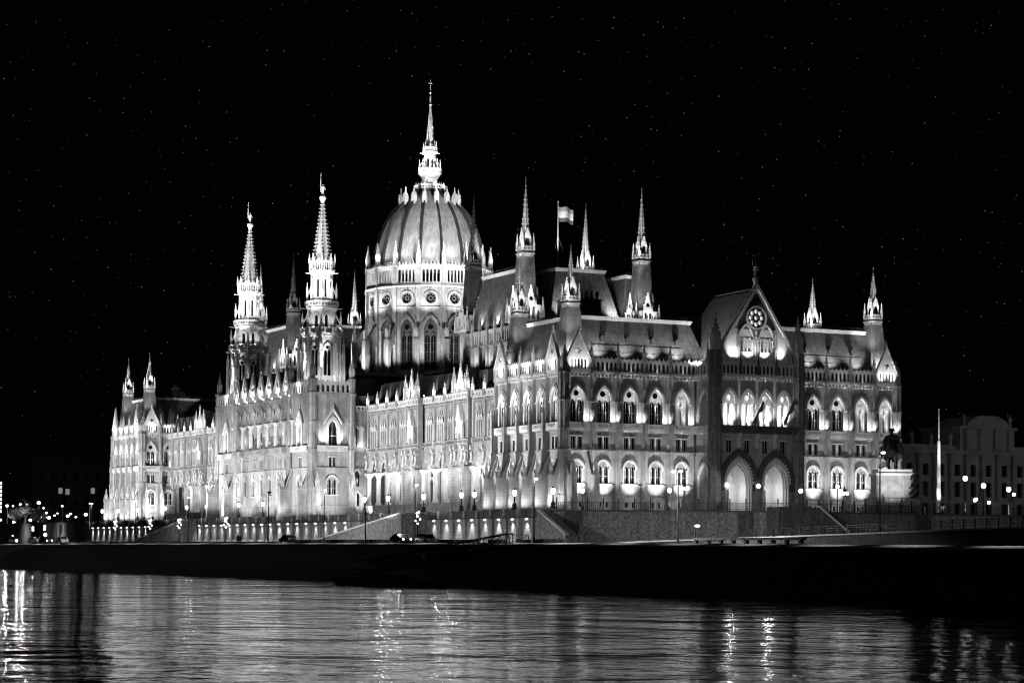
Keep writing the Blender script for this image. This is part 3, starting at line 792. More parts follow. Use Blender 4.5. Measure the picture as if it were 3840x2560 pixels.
def wing_gable_bay(y, x=WX):
    W = 6.6; X = x-.7; L = (X, y, 0)
    def up():
        mb = wing_upper(W, [lan(0, 20.0, 22.8, .55, 5, 1.0), lan(-1.75, 20.0, 23.0, .28, 4, .9), lan(1.75, 20.0, 23.0, .28, 4, .9)])
        mb.box(-W/2, -W/2+.5, -.35, .7, 14.5, 28.8); mb.box(W/2-.5, W/2, -.35, .7, 14.5, 28.8)
        return mb.mesh('wall', STONE)
    new('wall', cached('gwu', up), B, L, -HALF)
    def niche():
        mb = MB()
        mb.strip(arc(0, 22.8, .55, 6, 1.0), arc(0, 22.8, .95, 6, 1.0), -.6, .05)
        for s in (-1, 1): mb.box(s*.75-.18, s*.75+.18, -.55, 0, 19.8, 22.8)
        mb.plate([(-1.25, 23.3), (1.25, 23.3), (0, 26.6)], -.9, -.7); mb.plate([(-1.3, 23.2), (1.3, 23.2), (0, 26.9)], -.7, 0)
        return mb.mesh('window', TRIM)
    w = new('window', cached('gni', niche), B, L, -HALF)
    new('pane', cached('gnp', lambda: MB().box(-2.1, 2.1, .34, .38, 19.9, 24.4).mesh('pane', GLASS)), w)
    for s in (-1.25, 1.25): pin(B, X-.5, y+s, 20.0, 4.8, .42)
    new('parapet', cached(('wp', W), lambda: wing_parapet(W).mesh('parapet', TRIM)), B, L, -HALF)
    arch_bay(y, W, 1.7, X, -HALF, 4.3)
    for s in (-1, 1):
        obj('arcade_pier', MB().box(-.55, .55, -.9, .9, 4.6, 14.5).box(-.75, .75, -1.05, 1.05, 13.6, 14.5), ASHLAR, B, (X-.1, y+s*(W/2-.45), 0), -HALF)
        pin(B, X-.4, y+s*(W/2-.35), 28.9, 4.9, .75); pin(B, X-.5, y+s*(W/2-1.25), 28.9, 3.4, .42)
        new('statue', cached('stt', stt_mesh), B, (X-.75, y+s*(W/2-.3), 15.6), -HALF); new('statue', cached('stt', stt_mesh), B, (X-.75, y+s*(W/2-1.7), 15.8), -HALF)
    g = MB(); g.plate([(-1.7, 28.9), (1.7, 28.9), (1.7, 29.6), (0, 34.0), (-1.7, 29.6)], -.5, -.2, [lan(u, 29.1, 30.6+(1-abs(u))*.9, .2, 4, .9) for u in (-.85, -.28, .28, .85)])
    for s in (-1, 1):
        for i in range(8): t = (i+.5)/8; g.oct(s*1.8*(1-t), -.35, 29.8+4.4*t, .17)
        for u in (.0, .57): g.box(s*u-.06, s*u+.06, -.62, -.5, 28.9, 32.3-u*2)
    spire(g, 0, -.35, 33.9, 34.9, .2, 4, 2, .12)
    new('gable', cached('wg', lambda: g.mesh('gable', TRIM)), B, L, -HALF)
    new('dormer', cached('wgd', lambda: MB().add([(-1.6, .2, 28.6), (1.6, .2, 28.6), (0, .2, 33.6), (-1.5, 6, 28.6), (1.5, 6, 28.6), (0, 6, 33.6)], [(0,1,2), (0,2,5,3), (1,4,5,2), (3,5,4)]).mesh('dormer', DARKSLATE)), B, L, -HALF)

def wing(mir):
    """one river wing; mir maps y of the southern wing onto either side"""
    for y in (27.2, 32.3, 37.4, 42.6, 47.7, 60.3, 65.3, 70.4, 83.5, 88.5, 93.6, 98.7):
        wing_bay(mir(y)); arch_bay(mir(y)); dormer(mir(y))
    for y in (54.3, 77.3): wing_gable_bay(mir(y))
    for y in (29.7, 34.8, 39.95, 45.1, 50.2, 62.8, 67.9, 86.0, 91.1, 96.2, 101.3):
        wing_pier(mir(y))
    for y in (45.1, 50.4, 58.2, 62.8, 67.9, 73.4, 81.2, 86.0, 91.1, 96.2, 101.2):
        column(WX, mir(y))
    a, b = sorted((mir(25.7), mir(102.5)))
    core(WX+3.95, 24, a, b, 4.6, 28.4, DARKST); core(WX+.42, WX+4, a, b, 18.6, 28.3, DARKST)
    obj('roof', MB().add([(WX+.8, a, 28.4), (WX+3.6, a, 33.6), (26, a, 33.9), (26, a, 28.4), (WX+.8, b, 28.4), (WX+3.6, b, 33.6), (26, b, 33.9), (26, b, 28.4)],
        [(0,1,5,4), (1,2,6,5), (2,3,7,6), (3,0,4,7), (0,3,2,1), (4,5,6,7)]), DARKSLATE, B)
wing(lambda y: y)
YC = 131.9
wing(lambda y: 2*YC-y)

# ---------------- central block between the two river towers
CX = -5.3; CP = 5.27
TY = (109.3, 154.6)
def loggia_bay(y):
    L = (CX, y, 0)
    def lowm():
        hs = [lan(0, 10.1, 13.4, .5, 5, .8)] + [rect(u-.2, u+.2, 15.95, 17.8) for u in (-1.5, -.75, 0, .75, 1.5)]
        mb = MB().plate(rect(-CP/2, CP/2, 7.6, 20.3), 0, .5, hs); mb.box(-CP/2, CP/2, -.3, .5, 4.6, 7.6)
        mb.box(-CP/2, CP/2, -.28, 0, 15.42, 15.62); mb.box(-CP/2, CP/2, -.8, 0, 19.0, 19.25); mb.box(-CP/2, CP/2, -.16, 0, 9.85, 10.0)
        for u in (-1.9, -1.12, -.37, .37, 1.12, 1.9): mb.frus(u, -.05, 15.8, 17.9, .11, .11, 6)
        mb.box(-2.1, 2.1, -.2, 0, 17.9, 18.1); mb.box(-2.0, 2.0, -.12, 0, 18.2, 18.75)
        return mb.mesh('wall', STONE)
    new('wall', cached('cl', lowm), B, L, -HALF)
    w = new('window', cached('clw', lambda: MB().strip(arc(0, 13.4, .5, 6, .8), arc(0, 13.4, .8, 6, .8), -.25, .02).box(-.03, .03, .3, .34, 10.1, 14).box(-1.0, 1.0, -.22, 0, 9.85, 10.05).mesh('window', TRIM)), B, L, -HALF)
    new('pane', cached('clp', lambda: MB().box(-.55, .55, .36, .4, 10, 14.4).mesh('pane', GLASS)), w)
    s = new('slit_window', cached('csw', lambda: MB().box(-1.8, 1.8, .36, .4, 15.8, 17.9).mesh('slit_window', GLASS)), B, L, -HALF)
    new('balustrade', cached('cb', lambda: balus_mb(CP, 19.25, 20.3, -.7, 1.9).mesh('balustrade', STONE)), B, L, -HALF)
    def up():
        mb = MB().plate(rect(-CP/2, CP/2, 25.9, 31.0), -.1, .6, [lan(0, 25.92, 26.0, 2.05, 9, .9)])
        mb.strip(arc(0, 26.0, 2.0, 9, .9), arc(0, 26.0, 2.35, 9, .9), -.3, -.05)
        mb.box(-CP/2, CP/2, -.55, .2, 30.7, 31.0)
        return mb.mesh('loggia_arch', STONE)
    new('loggia_arch', cached('cu', up), B, L, -HALF)
    new('loggia_wall', cached('cbk', lambda: MB().plate(rect(-CP/2, CP/2, 19, 31), 3.4, 3.7, [lan(.4, 20.3, 23.6, .8, 6, .8)]).box(-CP/2, CP/2, .6, 3.4, 30.4, 30.6).box(-CP/2, CP/2, 0, 3.4, 19.9, 20.28).mesh('loggia_wall', STONE)), B, L, -HALF)
    new('loggia_door', cached('cdk', lambda: MB().box(-.5, 1.3, 3.6, 3.64, 20.2, 25).mesh('loggia_door', GLASS)), B, L, -HALF)
    def gab():
        mb = MB().plate([(-2.2, 31.0), (2.2, 31.0), (2.2, 32.3), (0, 37.2), (-2.2, 32.3)], -.45, -.15, [circ(0, 34.0, .55)] + [lan(u, 31.2, 32.2, .2, 4, .8) for u in (-1.5, -.9, -.3, .3, .9, 1.5)])
        for s in (-1, 1):
            mb.plate([(s*2.25, 32.2), (s*2.25, 32.6), (0, 37.6), (0, 37.1)], -.6, -.1)
            for i in range(8): t = (i+.5)/8; mb.oct(s*2.2*(1-t), -.35, 32.8+4.8*t, .2)
        spire(mb, 0, -.3, 37.2, 38.2, .22, 4, 2, .14)
        return mb.mesh('gable', TRIM)
    new('gable', cached('cg', gab), B, L, -HALF)
    new('dormer', cached('cgd', lambda: MB().add([(-2.0, 0, 31), (2.0, 0, 31), (0, 0, 36.8), (-2, 5, 31), (2, 5, 31), (0, 5, 36.8)], [(0,1,2), (0,2,5,3), (1,4,5,2), (3,5,4)]).mesh('dormer', DARKSLATE)), B, L, -HALF)
for i in range(7):
    y = YC+(i-3)*CP
    loggia_bay(y)
for i in range(8):
    y = YC+(i-3.5)*CP
    column(CX+.25, y, .42, 20.28, 25.0, 25.95)
    pin(B, CX-.35, y, 31.0, 3.2, .5)
    new('corbel_figure', cached('cgf', lambda: statue_mb(1.6).mesh('corbel_figure', TRIM)), B, (CX-.35, y, 27.2), -HALF)
    if i in (0, 7): fin(CX, y, -HALF)
core(CX+3.8, 24, 103.2, 160.6, 4.6, 31, DARKST)
core(CX+.55, CX+3.8, 115, 149, 4.6, 19.8, DARKST)
core(CX+.6, CX+3.8, 113, 151, 30.62, 31, DARKST)
mansard(CX+3.2, 24, 113, 151, 31, 36.5, 2.5, DARKSLATE, crest=False)

def tower_base(y0, y1, sgn):
    """square foot of a river tower; sgn=-1 south tower shows its south face"""
    xc = (CX+4.0)/2; ym = (y0+y1)/2; wy = y1-y0; wx = 4.0-CX
    hs = [lan(.1, 20.2, 23.7, 1.0, 6, 1.0), rect(-.6, .0, 15.8, 17.75), rect(.3, .9, 15.8, 17.75)] + [[(p[0]-.0, p[1]) for p in l] for l in LOWH]
    def face(W, name='wall'):
        mb = MB().plate(rect(-W/2, W/2, 4.6, 31.2), 0, .6, hs)
        mb.box(-W/2, W/2, -.28, 0, 15.42, 15.62); mb.box(-W/2, W/2, -.4, 0, 30.8, 31.2); mb.box(-W/2, W/2, -.45, 0, 7.4, 7.6)
        for s in (-1, 1): mb.box(s*(W/2-.55)-.55, s*(W/2-.55)+.55, -.3, 0, 4.6, 31.2)
        for z in (19.2, 25.0): 
            for s in (-1, 1): mb.box(s*(W/2-.55)-.65, s*(W/2-.55)+.65, -.45, 0, z, z+.25)
        n = int(W/.45)
        for i in range(n): u = -W/2+(i+.5)*W/n; mb.box(u-.12, u+.12, -.25, 0, 30.4, 30.8)
        return mb.mesh(name, STONE)
    def hood():
        mb = MB().strip(arc(.1, 23.7, 1.0, 7, 1.0), arc(.1, 23.7, 1.6, 7, .95), -.35, .02)
        for s in (-1, 1): mb.box(.1+s*1.3-.3, .1+s*1.3+.3, -.35, 0, 20.2, 23.7); mb.plate([(.1+s*2.0, 24.6), (.1+s*2.0, 25.1), (.1, 28.2), (.1, 27.6)], -.5, 0)
        for s in (-1, 1):
            for i in range(6): t = (i+.5)/6; mb.oct(.1+s*2*(1-t), -.3, 25.1+3.1*t, .18)
        mb.oct(.1, -.3, 28.5, .2, .4)
        mb.box(-.03+.1, .13, .3, .34, 20.2, 25.2); mb.box(-.9, 1.1, .3, .34, 22.2, 22.3)
        return mb.mesh('window', TRIM)
    for (lx, ly, rz, W) in ((xc, y0, 0, wx), (CX, ym, -HALF, wy), (xc, y1, math.pi, wx)):
        new('wall', cached(('tb', round(W, 2)), lambda: face(W)), B, (lx, ly, 0), rz)
        w = new('window', cached('th', hood), B, (lx, ly, 0), rz)
        new('pane', cached('thp', lambda: MB().box(-1, 1.2, .46, .5, 20, 26).mesh('pane', GLASS)), w)
        s = new('window', cached('tsw', lambda: MB().box(-.85, 1.1, -.15, 0, 17.8, 18.0).mesh('window', TRIM)), B, (lx, ly, 0), rz)
        new('pane', cached('tsp', lambda: MB().box(-.8, 1.1, .46, .5, 15.6, 17.9).mesh('pane', GLASS)), s)
        w = new('window', cached('wl', w_low), B, (lx, ly, 0), rz); new('pane', cached(('pl2',), lambda: MB().box(-1.1, 1.1, .46, .5, 9.8, 13.5).mesh('pane', GLASS)), w)
        new('balustrade', cached(('tbb', W), lambda: balus_mb(W-2.4, 19.3, 20.2, -.5, 1.5).box(-W/2+1.2, W/2-1.2, -.6, 0, 19.0, 19.3).mesh('balustrade', TRIM)), B, (lx, ly, 0), rz)
        new('parapet', cached(('tbp', W), lambda: gallery_mb(W-1.4, 31.2, 33.6, 7, -.25).mesh('parapet', TRIM)), B, (lx, ly, 0), rz)
    for cx_, cy_ in ((CX+.2, y0+.2), (3.8, y0+.2), (CX+.2, y1-.2)):
        new('corner_pier', cached('tcp', lambda: MB().frus(0, 0, 4.6, 34, .85, .85, 8).frus(0, 0, 34, 34.3, 1.0, 1.0, 8).frus(0, 0, 30.9, 31.3, 1.05, 1.05, 8).frus(0, 0, 25, 25.25, 1, 1, 8).frus(0, 0, 19.1, 19.4, 1, 1, 8).mesh('corner_pier', STONE)), B, (cx_, cy_, 0))
        pin(B, cx_, cy_, 34.0, 5.5, .95)
        for d in (-.5, .5):
            pin(B, CX-.35 if cx_ < 0 else cx_+d, cy_+d if cx_ < 0 else y0-.35, 20.0, 5.0, .4)
    fin(CX+.6, y0, 0); fin(3.5, y0, 0); fin(CX, y0+.6, -HALF); fin(CX, y1-.6, -HALF)
    core(CX+.62, 3.4, y0+.62, y1-.62, 4.6, 31.4, DARKST)
    core(CX+.62, 3.4, y0+.62, y1-.62, 31.4, 31.6, TRIM)
tower_base(102.2, 115.0, -1); tower_base(148.8, 161.6, 1)
# short south-facing return between the tower foot and the wing
rb = MB().plate(rect(0, 3.5, 4.6, 27.8), 0, .5, [lan(.75, 20.0, 23.6, .5, 5, .7), lan(2.1, 20.0, 23.6, .5, 5, .7), lan(1.2, 11.7, 14.3, .55, 5, .8), lan(1.1, 7.6, 9.6, .7, 5, .7)])
rb.box(0, 3.5, -.6, 0, 18.9, 19.15); rb.box(0, 3.5, -.3, 0, 15.4, 15.6); rb.box(0, 3.5, -.5, 0, 27.4, 27.8)
obj('wall', rb, STONE, B, (4.0, 102.5, 0))
rw = obj('window', MB().strip(arc(.75, 23.6, .5, 6, .7), arc(.75, 23.6, .75, 6, .7), -.2, 0).strip(arc(2.1, 23.6, .5, 6, .7), arc(2.1, 23.6, .75, 6, .7), -.2, 0), TRIM, B, (4.0, 102.5, 0))
obj('pane', MB().box(.2, 1.4, .3, .34, 19.9, 24.6), GLASS, rw); obj('pane', MB().box(1.5, 2.7, .3, .34, 19.9, 24.6), DIMWIN, rw)
rw = obj('window', MB().strip(arc(1.2, 14.3, .55, 6, .8), arc(1.2, 14.3, .85, 6, .8), -.2, 0).strip(arc(1.1, 9.6, .7, 6, .7), arc(1.1, 9.6, 1.0, 6, .7), -.2, 0), TRIM, B, (4.0, 102.5, 0))
obj('pane', MB().box(.4, 2, .3, .34, 7.5, 15.6), GLASS, rw)
obj('balustrade', MB().plate(rect(0, 3.5, 19.15, 20.0), -.55, -.4, [rect(.3+i*.28, .42+i*.28, 19.3, 19.8) for i in range(11)]), TRIM, B, (4.0, 102.5, 0))
obj('parapet', MB().plate(rect(0, 3.5, 27.8, 28.7), -.45, -.3, [circ(.5+i*.85, 28.2, .27, 8) for i in range(4)]), TRIM, B, (4.0, 102.5, 0))
obj('roof', MB().add([(4, 102.6, 28), (11, 102.6, 28), (11, 112, 28), (4, 112, 28), (8, 108, 35), (11, 108, 35), (11, 112, 35), (8, 112, 35)], [(0,1,5,4), (1,2,6,5), (2,3,7,6), (3,0,4,7), (4,5,6,7)]), DARKSLATE, B)

# ---------------- the two river towers
def ring_gallery(mb, r, z0, z1, n=8):
    """pierced octagonal parapet"""
    w = 2*r*math.tan(math.pi/n)
    k = 4; p = w/k
    for i in range(n):
        a = 2*math.pi*i/n
        g = MB().plate(rect(-w/2, w/2, z0, z1), -.08, .08, [lan(-w/2+(j+.5)*p, z0+.15, z1-.5, p*.3, 3, .8) for j in range(k)])
        g.xf(Matrix.Translation((r*math.cos(a), r*math.sin(a), 0)) @ Matrix.Rotation(a+HALF, 4, 'Z'))
        mb.join(g)
    return mb
def oct_stage(mb, r, z0, z1, win_hw, wz0, wz1, n=8, th=.35):
    w = 2*r*math.tan(math.pi/n)
    hs = [lan(0, wz0, wz1, win_hw, 5, .9)] if win_hw*2 < w*.6 else []
    if win_hw > .7: hs = [lan(-.42, wz0, wz1, .3, 4, .9), lan(.42, wz0, wz1, .3, 4, .9), circ(0, wz1+.95, .34, 8)]
    for i in range(n):
        a = 2*math.pi*i/n
        g = MB().plate(rect(-w/2, w/2, z0, z1), 0, th, hs)
        if hs: g.strip(arc(0, wz1, max(win_hw, .3), 5, 1.0), arc(0, wz1, max(win_hw, .3)+.25, 5, 1.0), -.15, 0)
        g.xf(Matrix.Translation((r*math.cos(a), r*math.sin(a), 0)) @ Matrix.Rotation(a+HALF, 4, 'Z'))
        mb.join(g)
    return mb
def river_tower(x, y):
    t = new('river_tower', None, B, (x, y, 31.0))
    Z = -31.0
    def part(name, mb, m=TRIM): mb.v = [(a, b, c+Z) for a, b, c in mb.v]; return obj(name, mb, m, t)
    part('lower_stage', oct_stage(MB(), 3.55, 31, 43.8, .95, 35.2, 40.2).frus(0, 0, 43.5, 43.9, 4.3, 4.3, 8, 0), STONE)
    part('dark_core', MB().frus(0, 0, 31, 43.4, 3.3, 3.3, 8, 0).frus(0, 0, 45, 49.4, 2.6, 2.6, 8, 0).frus(0, 0, 51, 56.9, 1.95, 1.95, 8, 0), GLASS)
    # corner shafts, flying struts and pinnacles of each stage
    st = MB()
    for i in range(8):
        a = math.pi/8+i*math.pi/4; c, s = math.cos(a), math.sin(a)
        st.frus(3.95*c, 3.95*s, 31, 43.6, .3, .26, 6)
        st.frus(4.75*c, 4.75*s, 31, 40.0, .42, .38, 4, a)
        st.tube((4.7*c, 4.7*s, 38.2), (3.7*c, 3.7*s, 41.0), .16, 4)
        st.tube((3.9*c, 3.9*s, 43.65), (5.3*c, 5.3*s, 43.75), .14, 4)
        st.tube((3.3*c, 3.3*s, 49.55), (4.5*c, 4.5*s, 49.65), .12, 4)
        st.tube((2.5*c, 2.5*s, 57.1), (3.5*c, 3.5*s, 57.2), .1, 4)
        st.frus(4.1*c, 4.1*s, 43.9, 46.4, .3, .26, 4, a); st.tube((4.0*c, 4.0*s, 46.2), (3.0*c, 3.0*s, 48.4), .13, 4)
        st.frus(3.1*c, 3.1*s, 49.9, 52.6, .24, .2, 4, a); st.tube((3.0*c, 3.0*s, 52.4), (2.2*c, 2.2*s, 54.6), .11, 4)
        st.frus(2.95*c, 2.95*s, 45, 49.4, .16, .14, 5); st.frus(2.25*c, 2.25*s, 51, 56.8, .14, .12, 5)
    part('buttress_shafts', st)
    g = MB().frus(0, 0, 43.9, 44.2, 4.6, 4.6, 8, 0); ring_gallery(g, 4.25, 44.2, 45.4); part('balcony', g)
    part('middle_stage', oct_stage(MB(), 2.85, 44.2, 49.7, .38, 45.6, 47.6).frus(0, 0, 49.3, 49.75, 3.4, 3.5, 8, 0))
    g = MB().frus(0, 0, 49.9, 50.1, 3.6, 3.6, 8, 0); ring_gallery(g, 3.3, 50.1, 51.1); part('balcony', g)
    part('upper_stage', oct_stage(MB(), 2.15, 50.1, 57.2, .26, 52.0, 55.4).frus(0, 0, 56.9, 57.4, 2.6, 2.75, 8, 0))
    g = MB().frus(0, 0, 57.4, 57.7, 2.85, 2.85, 8, 0); ring_gallery(g, 2.5, 57.7, 59.7); part('balcony', g)
    for i in range(8):
        a = math.pi/8+i*math.pi/4; c, s = math.cos(a), math.sin(a)
        new('pinnacle', pin_mesh(4.2, .62), t, (4.75*c, 4.75*s, 40.0+Z), a); new('pinnacle', pin_mesh(3.0, .5), t, (4.1*c, 4.1*s, 46.2+Z), a)
        new('pinnacle', pin_mesh(2.8, .42), t, (3.1*c, 3.1*s, 52.4+Z), a); new('pinnacle', pin_mesh(2.1, .4), t, (2.7*c, 2.7*s, 59.3+Z), a)
    part('spire', spire(MB(), 0, 0, 58.5, 72.2, 2.1, 8, 17, .27, .36), STONE)
    part('spire_crown', MB().lathe(0, 0, [(.36, 71.8), (.42, 72.6), (.75, 73.2), (.7, 73.6), (.3, 73.7)], 8))
    s_ = statue_mb(2.6); s_.v = [(a, b, c+73.7) for a, b, c in s_.v]; s_.tube((-.5, -.1, 74.5), (-.5, -.1, 78.6), .06, 5); part('statue', s_)
river_tower(-.45, TY[0]); river_tower(-.45, TY[1])

# ---------------- chamber halls with their roofs and four spired towers
def hall(yc, s):
    ya, yb = yc-11.75, yc+11.75   # tower rows
    core(19.8, 49.4, ya-.5, yb+.5, 28, 43.8, DARKST)
    # clerestory wall facing the river
    L = yb-ya-3
    def cl():
        n = 6; p = L/n
        mb = MB().plate(rect(-L/2, L/2, 30, 39.4), 0, .4, [lan(-L/2+(i+.5)*p, 33.5, 35.6, .7, 5, .8) for i in range(n)])
        mb.box(-L/2, L/2, -.4, 0, 39.2, 39.6)
        for i in range(n+1): u = -L/2+i*p; mb.box(u-.3, u+.3, -.5, 0, 30, 42.8)
        mb.plate(rect(-L/2, L/2, 39.6, 42.6), -.2, .1, [lan(-L/2+(i+.5)*L/24, 39.9, 41.6, .25, 4, .8) for i in range(24)])
        return mb.mesh('clerestory', STONE)
    new('clerestory', cached('hcl', cl), B, (19.3, yc, 0), -HALF)
    for i in range(7): pin(B, 19.1, yc-L/2+i*L/6, 42.6, 3.3, .5, STONE)
    def scl():
        L2 = 24; n = 6; p = L2/n
        mb = MB().plate(rect(-L2/2, L2/2, 36, 43.9), 0, .4, [lan(-L2/2+(i+.5)*p, 38, 41.0, .7, 5, .8) for i in range(n)])
        mb.box(-L2/2, L2/2, -.4, 0, 43.5, 43.9)
        return mb.mesh('clerestory', STONE)
    new('clerestory', cached('hsc', scl), B, (34.6, ya-1.0, 0), 0)
    mansard(19.9, 26.0, ya+1.5, yb-1.5, 43.8, 53.7, 2.2); mansard(27.2, 43.2, ya+.3, yb-.3, 43.8, 54.2, 2.6); mansard(44, 49.3, ya+1.5, yb-1.5, 43.8, 53.7, 2.0)
    for x in (21.5, 47.6):
        for y in (ya, yb):
            dk_unlit = (x < 30 and (y == yb) == (s < 0))  # unlit tower: its lack of light is painted as darker slate and stone
            pv = MB(); a = 2.1
            for sg in (-1, 1):
                g = [(-a, 43.0), (a, 43.0), (a, 46.4), (1.0, 46.4), (0, 50.3), (-1.0, 46.4), (-a, 46.4)]
                hs = [lan(-.55, 43.6, 45.6, .33, 4, .9), lan(.55, 43.6, 45.6, .33, 4, .9), circ(0, 47.6, .45, 8), lan(-1.55, 43.6, 45, .28, 4, .9), lan(1.55, 43.6, 45, .28, 4, .9)]
                pv.plate(g, sg*2.6-.1, sg*2.6+.1, hs); pv.platex(g, sg*2.6-.1, sg*2.6+.1, hs)
                for i in range(5):
                    t_ = (i+.5)/5
                    for q in (-1, 1): pv.oct(q*1.05*(1-t_), sg*2.6, 46.5+4*t_, .15); pv.oct(sg*2.6, q*1.05*(1-t_), 46.5+4*t_, .15)
            t = turret(x, y, 43.2, k=1.12, hb=1.8, zl=56.3, zt=71.6, m=DARKSLATE if dk_unlit else SLATE, lightm=DARKST if dk_unlit else TRIM)
            new('gabled_lantern', cached('hpv', lambda: pv.mesh('gabled_lantern', TRIM)), t)
            for sx in (-1, 1):
                for sy in (-1, 1):
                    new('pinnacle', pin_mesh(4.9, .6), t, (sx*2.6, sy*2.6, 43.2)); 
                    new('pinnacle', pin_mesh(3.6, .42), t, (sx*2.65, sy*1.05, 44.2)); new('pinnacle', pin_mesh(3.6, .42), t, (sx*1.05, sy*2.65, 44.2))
hall(68.75, -1); hall(2*YC-68.75, 1)
core(10, 60, 25, 57, 28, 33, DARKST); core(10, 60, 2*YC-57, 2*YC-25, 28, 33, DARKST)
core(24, 58, 84, 180, 4.6, 36.5, DARKST)
def chimneys(x, y, z, n, big=1.0):
    mb = MB().box(-.75*n*.8, .75*n*.8, -.6, .6, z, z+3.4*big).box(-.75*n*.8-.15, .75*n*.8+.15, -.75, .75, z+3.4*big, z+3.7*big)
    for i in range(n): mb.frus(-.75*n*.8+.6+i*1.2, 0, z+3.7*big, z+5*big, .28, .24, 6)
    obj('chimney', mb, DARKST, B, (x, y, 0))
chimneys(27.5, 52, 43.5, 2); chimneys(33.5, 53, 43.5, 4, 1.2); chimneys(19, 30, 36, 2, 1.3)
chimneys(55, 40, 38, 2, 1.6)

# ---------------- the dome
DX, DY = 35.0, YC+.3
D = new('dome', None, B, (DX, DY, 31.0))
def dpart(name, mb, m=TRIM, smooth=False): mb.v = [(a, b, c-31.0) for a, b, c in mb.v]; return obj(name, mb, m, D, smooth=smooth)
N16 = 16; T16 = math.pi*2/16
RP = [(12.85, 60.2), (12.75, 62.4), (12.5, 64.8), (11.95, 67.3), (11.1, 70.2), (10.0, 72.9), (8.6, 75.2), (6.9, 77.1), (5.2, 78.7), (3.5, 80.1)]
dm = MB()
SUB = 6
for j in range(len(RP)-1):
    r0, z0 = RP[j]; r1, z1 = RP[j+1]
    for i in range(N16):
        for k in range(SUB):
            def P(r, z, kk):
                t = kk/SUB; a = (i-.5)*T16+t*T16
                rr = r*(1-.018*math.sin(math.pi*t)**1)
                rr = r*(math.cos(T16/2)/math.cos(a-i*T16))*(1+.022*math.sin(math.pi*t))
                return (rr*math.cos(a), rr*math.sin(a), z)
            dm.add([P(r0, z0, k), P(r0, z0, k+1), P(r1, z1, k+1), P(r1, z1, k)], [(0, 1, 2, 3)])
dpart('dome_shell', dm, DOMEM)
rib = MB()
def ribsec(r0, z0, r1, z1, w, h):
    return [(r0-.3, -w, z0), (r0-.3, w, z0), (r0+h, w*.5, z0+h*.2), (r0+h, -w*.5, z0+h*.2), (r1-.3, -w*.9, z1), (r1-.3, w*.9, z1), (r1+h*.9, w*.45, z1+h*.3), (r1+h*.9, -w*.45, z1+h*.3)]
for j in range(len(RP)-1):
    r0, z0 = RP[j]; r1, z1 = RP[j+1]
    v = ribsec(r0, z0, r1, z1, .44-.022*j, .6)
    rib.add(v, [(0,1,2,3), (4,7,6,5), (0,4,5,1), (1,5,6,2), (2,6,7,3), (3,7,4,0)])
rib.v = [(a, b, c-31.0) for a, b, c in rib.v]; rme = rib.mesh('rib', RIBM)
for i in range(16): new('rib', rme, D, (0, 0, 0), (i+.5)*T16)
# drum gallery
w16 = 2*14.3*math.tan(math.pi/16)
gl = MB()
gp = MB().plate(rect(-w16/2, w16/2, 57.3, 61.9), 0, .4, [lan(u, 58.2, 60.6, .3, 4, .8) for u in (-1.65, -.82, 0, .82, 1.65)])
gp.box(-w16/2, w16/2, -.35, 0, 57.0, 57.4); gp.box(-w16/2, w16/2, -.25, 0, 61.7, 62.0)
for i in range(7): gp.plate([(-w16/2+i*w16/7, 62), (-w16/2+(i+1)*w16/7, 62), (-w16/2+(i+.5)*w16/7, 62.6)], -.1, .1); gp.oct(-w16/2+(i+.5)*w16/7, 0, 62.7, .13, .2)
for i in range(6): u = -2.05+i*.82; gp.frus(u, -.05, 58.2, 60.7, .1, .1, 5)
gpm = gp.xf(Matrix.Translation((0, 0, -31))).mesh('drum_gallery', TRIM)
dw = MB().plate(rect(-w16/2*.985, w16/2*.985, 33, 57.0), 0, .5, [circ(0, 54.6, 1.25, 14), lan(0, 38.5, 47.6, 1.45, 7, 1.0)])
dw.strip(circ(0, 54.6, 1.25, 14)+[circ(0, 54.6, 1.25, 14)[0]], circ(0, 54.6, 1.7, 14)+[circ(0, 54.6, 1.7, 14)[0]], -.2, 0)
dw.strip(arc(0, 47.6, 1.45, 8, 1.0), arc(0, 47.6, 2.0, 8, 1.0), -.25, 0)
dw.box(-w16/2*.985, w16/2*.985, -.25, 0, 52.4, 52.7)
for i in range(9): u = -2.4+i*.6; dw.box(u-.12, u+.12, -.25, 0, 56.5, 56.9)
dwm = dw.xf(Matrix.Translation((0, 0, -31))).mesh('drum_wall', STONE)
tr = MB().plate(lan(0, 38.5, 47.6, 1.5, 7, 1.0), .25, .4, [lan(-.68, 38.7, 45.6, .52, 5, .9), lan(.68, 38.7, 45.6, .52, 5, .9), circ(0, 48.2, .62, 10), circ(-.72, 47.0, .26, 6), circ(.72, 47, .26, 6)])
tr.plate(circ(0, 54.6, 1.3, 14), .2, .32, [circ(0, 54.6, .3, 8)]+[circ(.75*math.cos(a), 54.6+.75*math.sin(a), .26, 7) for a in [i*math.pi/4 for i in range(8)]])
for u in (-.68, .68): tr.box(u-.04, u+.04, .42, .46, 38.7, 46.5)
for z in (40.5, 42.5, 44.5): tr.box(-1.2, 1.2, .42, .46, z, z+.07)
trm = tr.xf(Matrix.Translation((0, 0, -31))).mesh('window_tracery', DARKST)
dp = MB().box(-1.6, 1.6, .48, .52, 38, 51).box(-1.4, 1.4, .48, .52, 53, 56.2).xf(Matrix.Translation((0, 0, -31))).mesh('drum_window', GLASS)
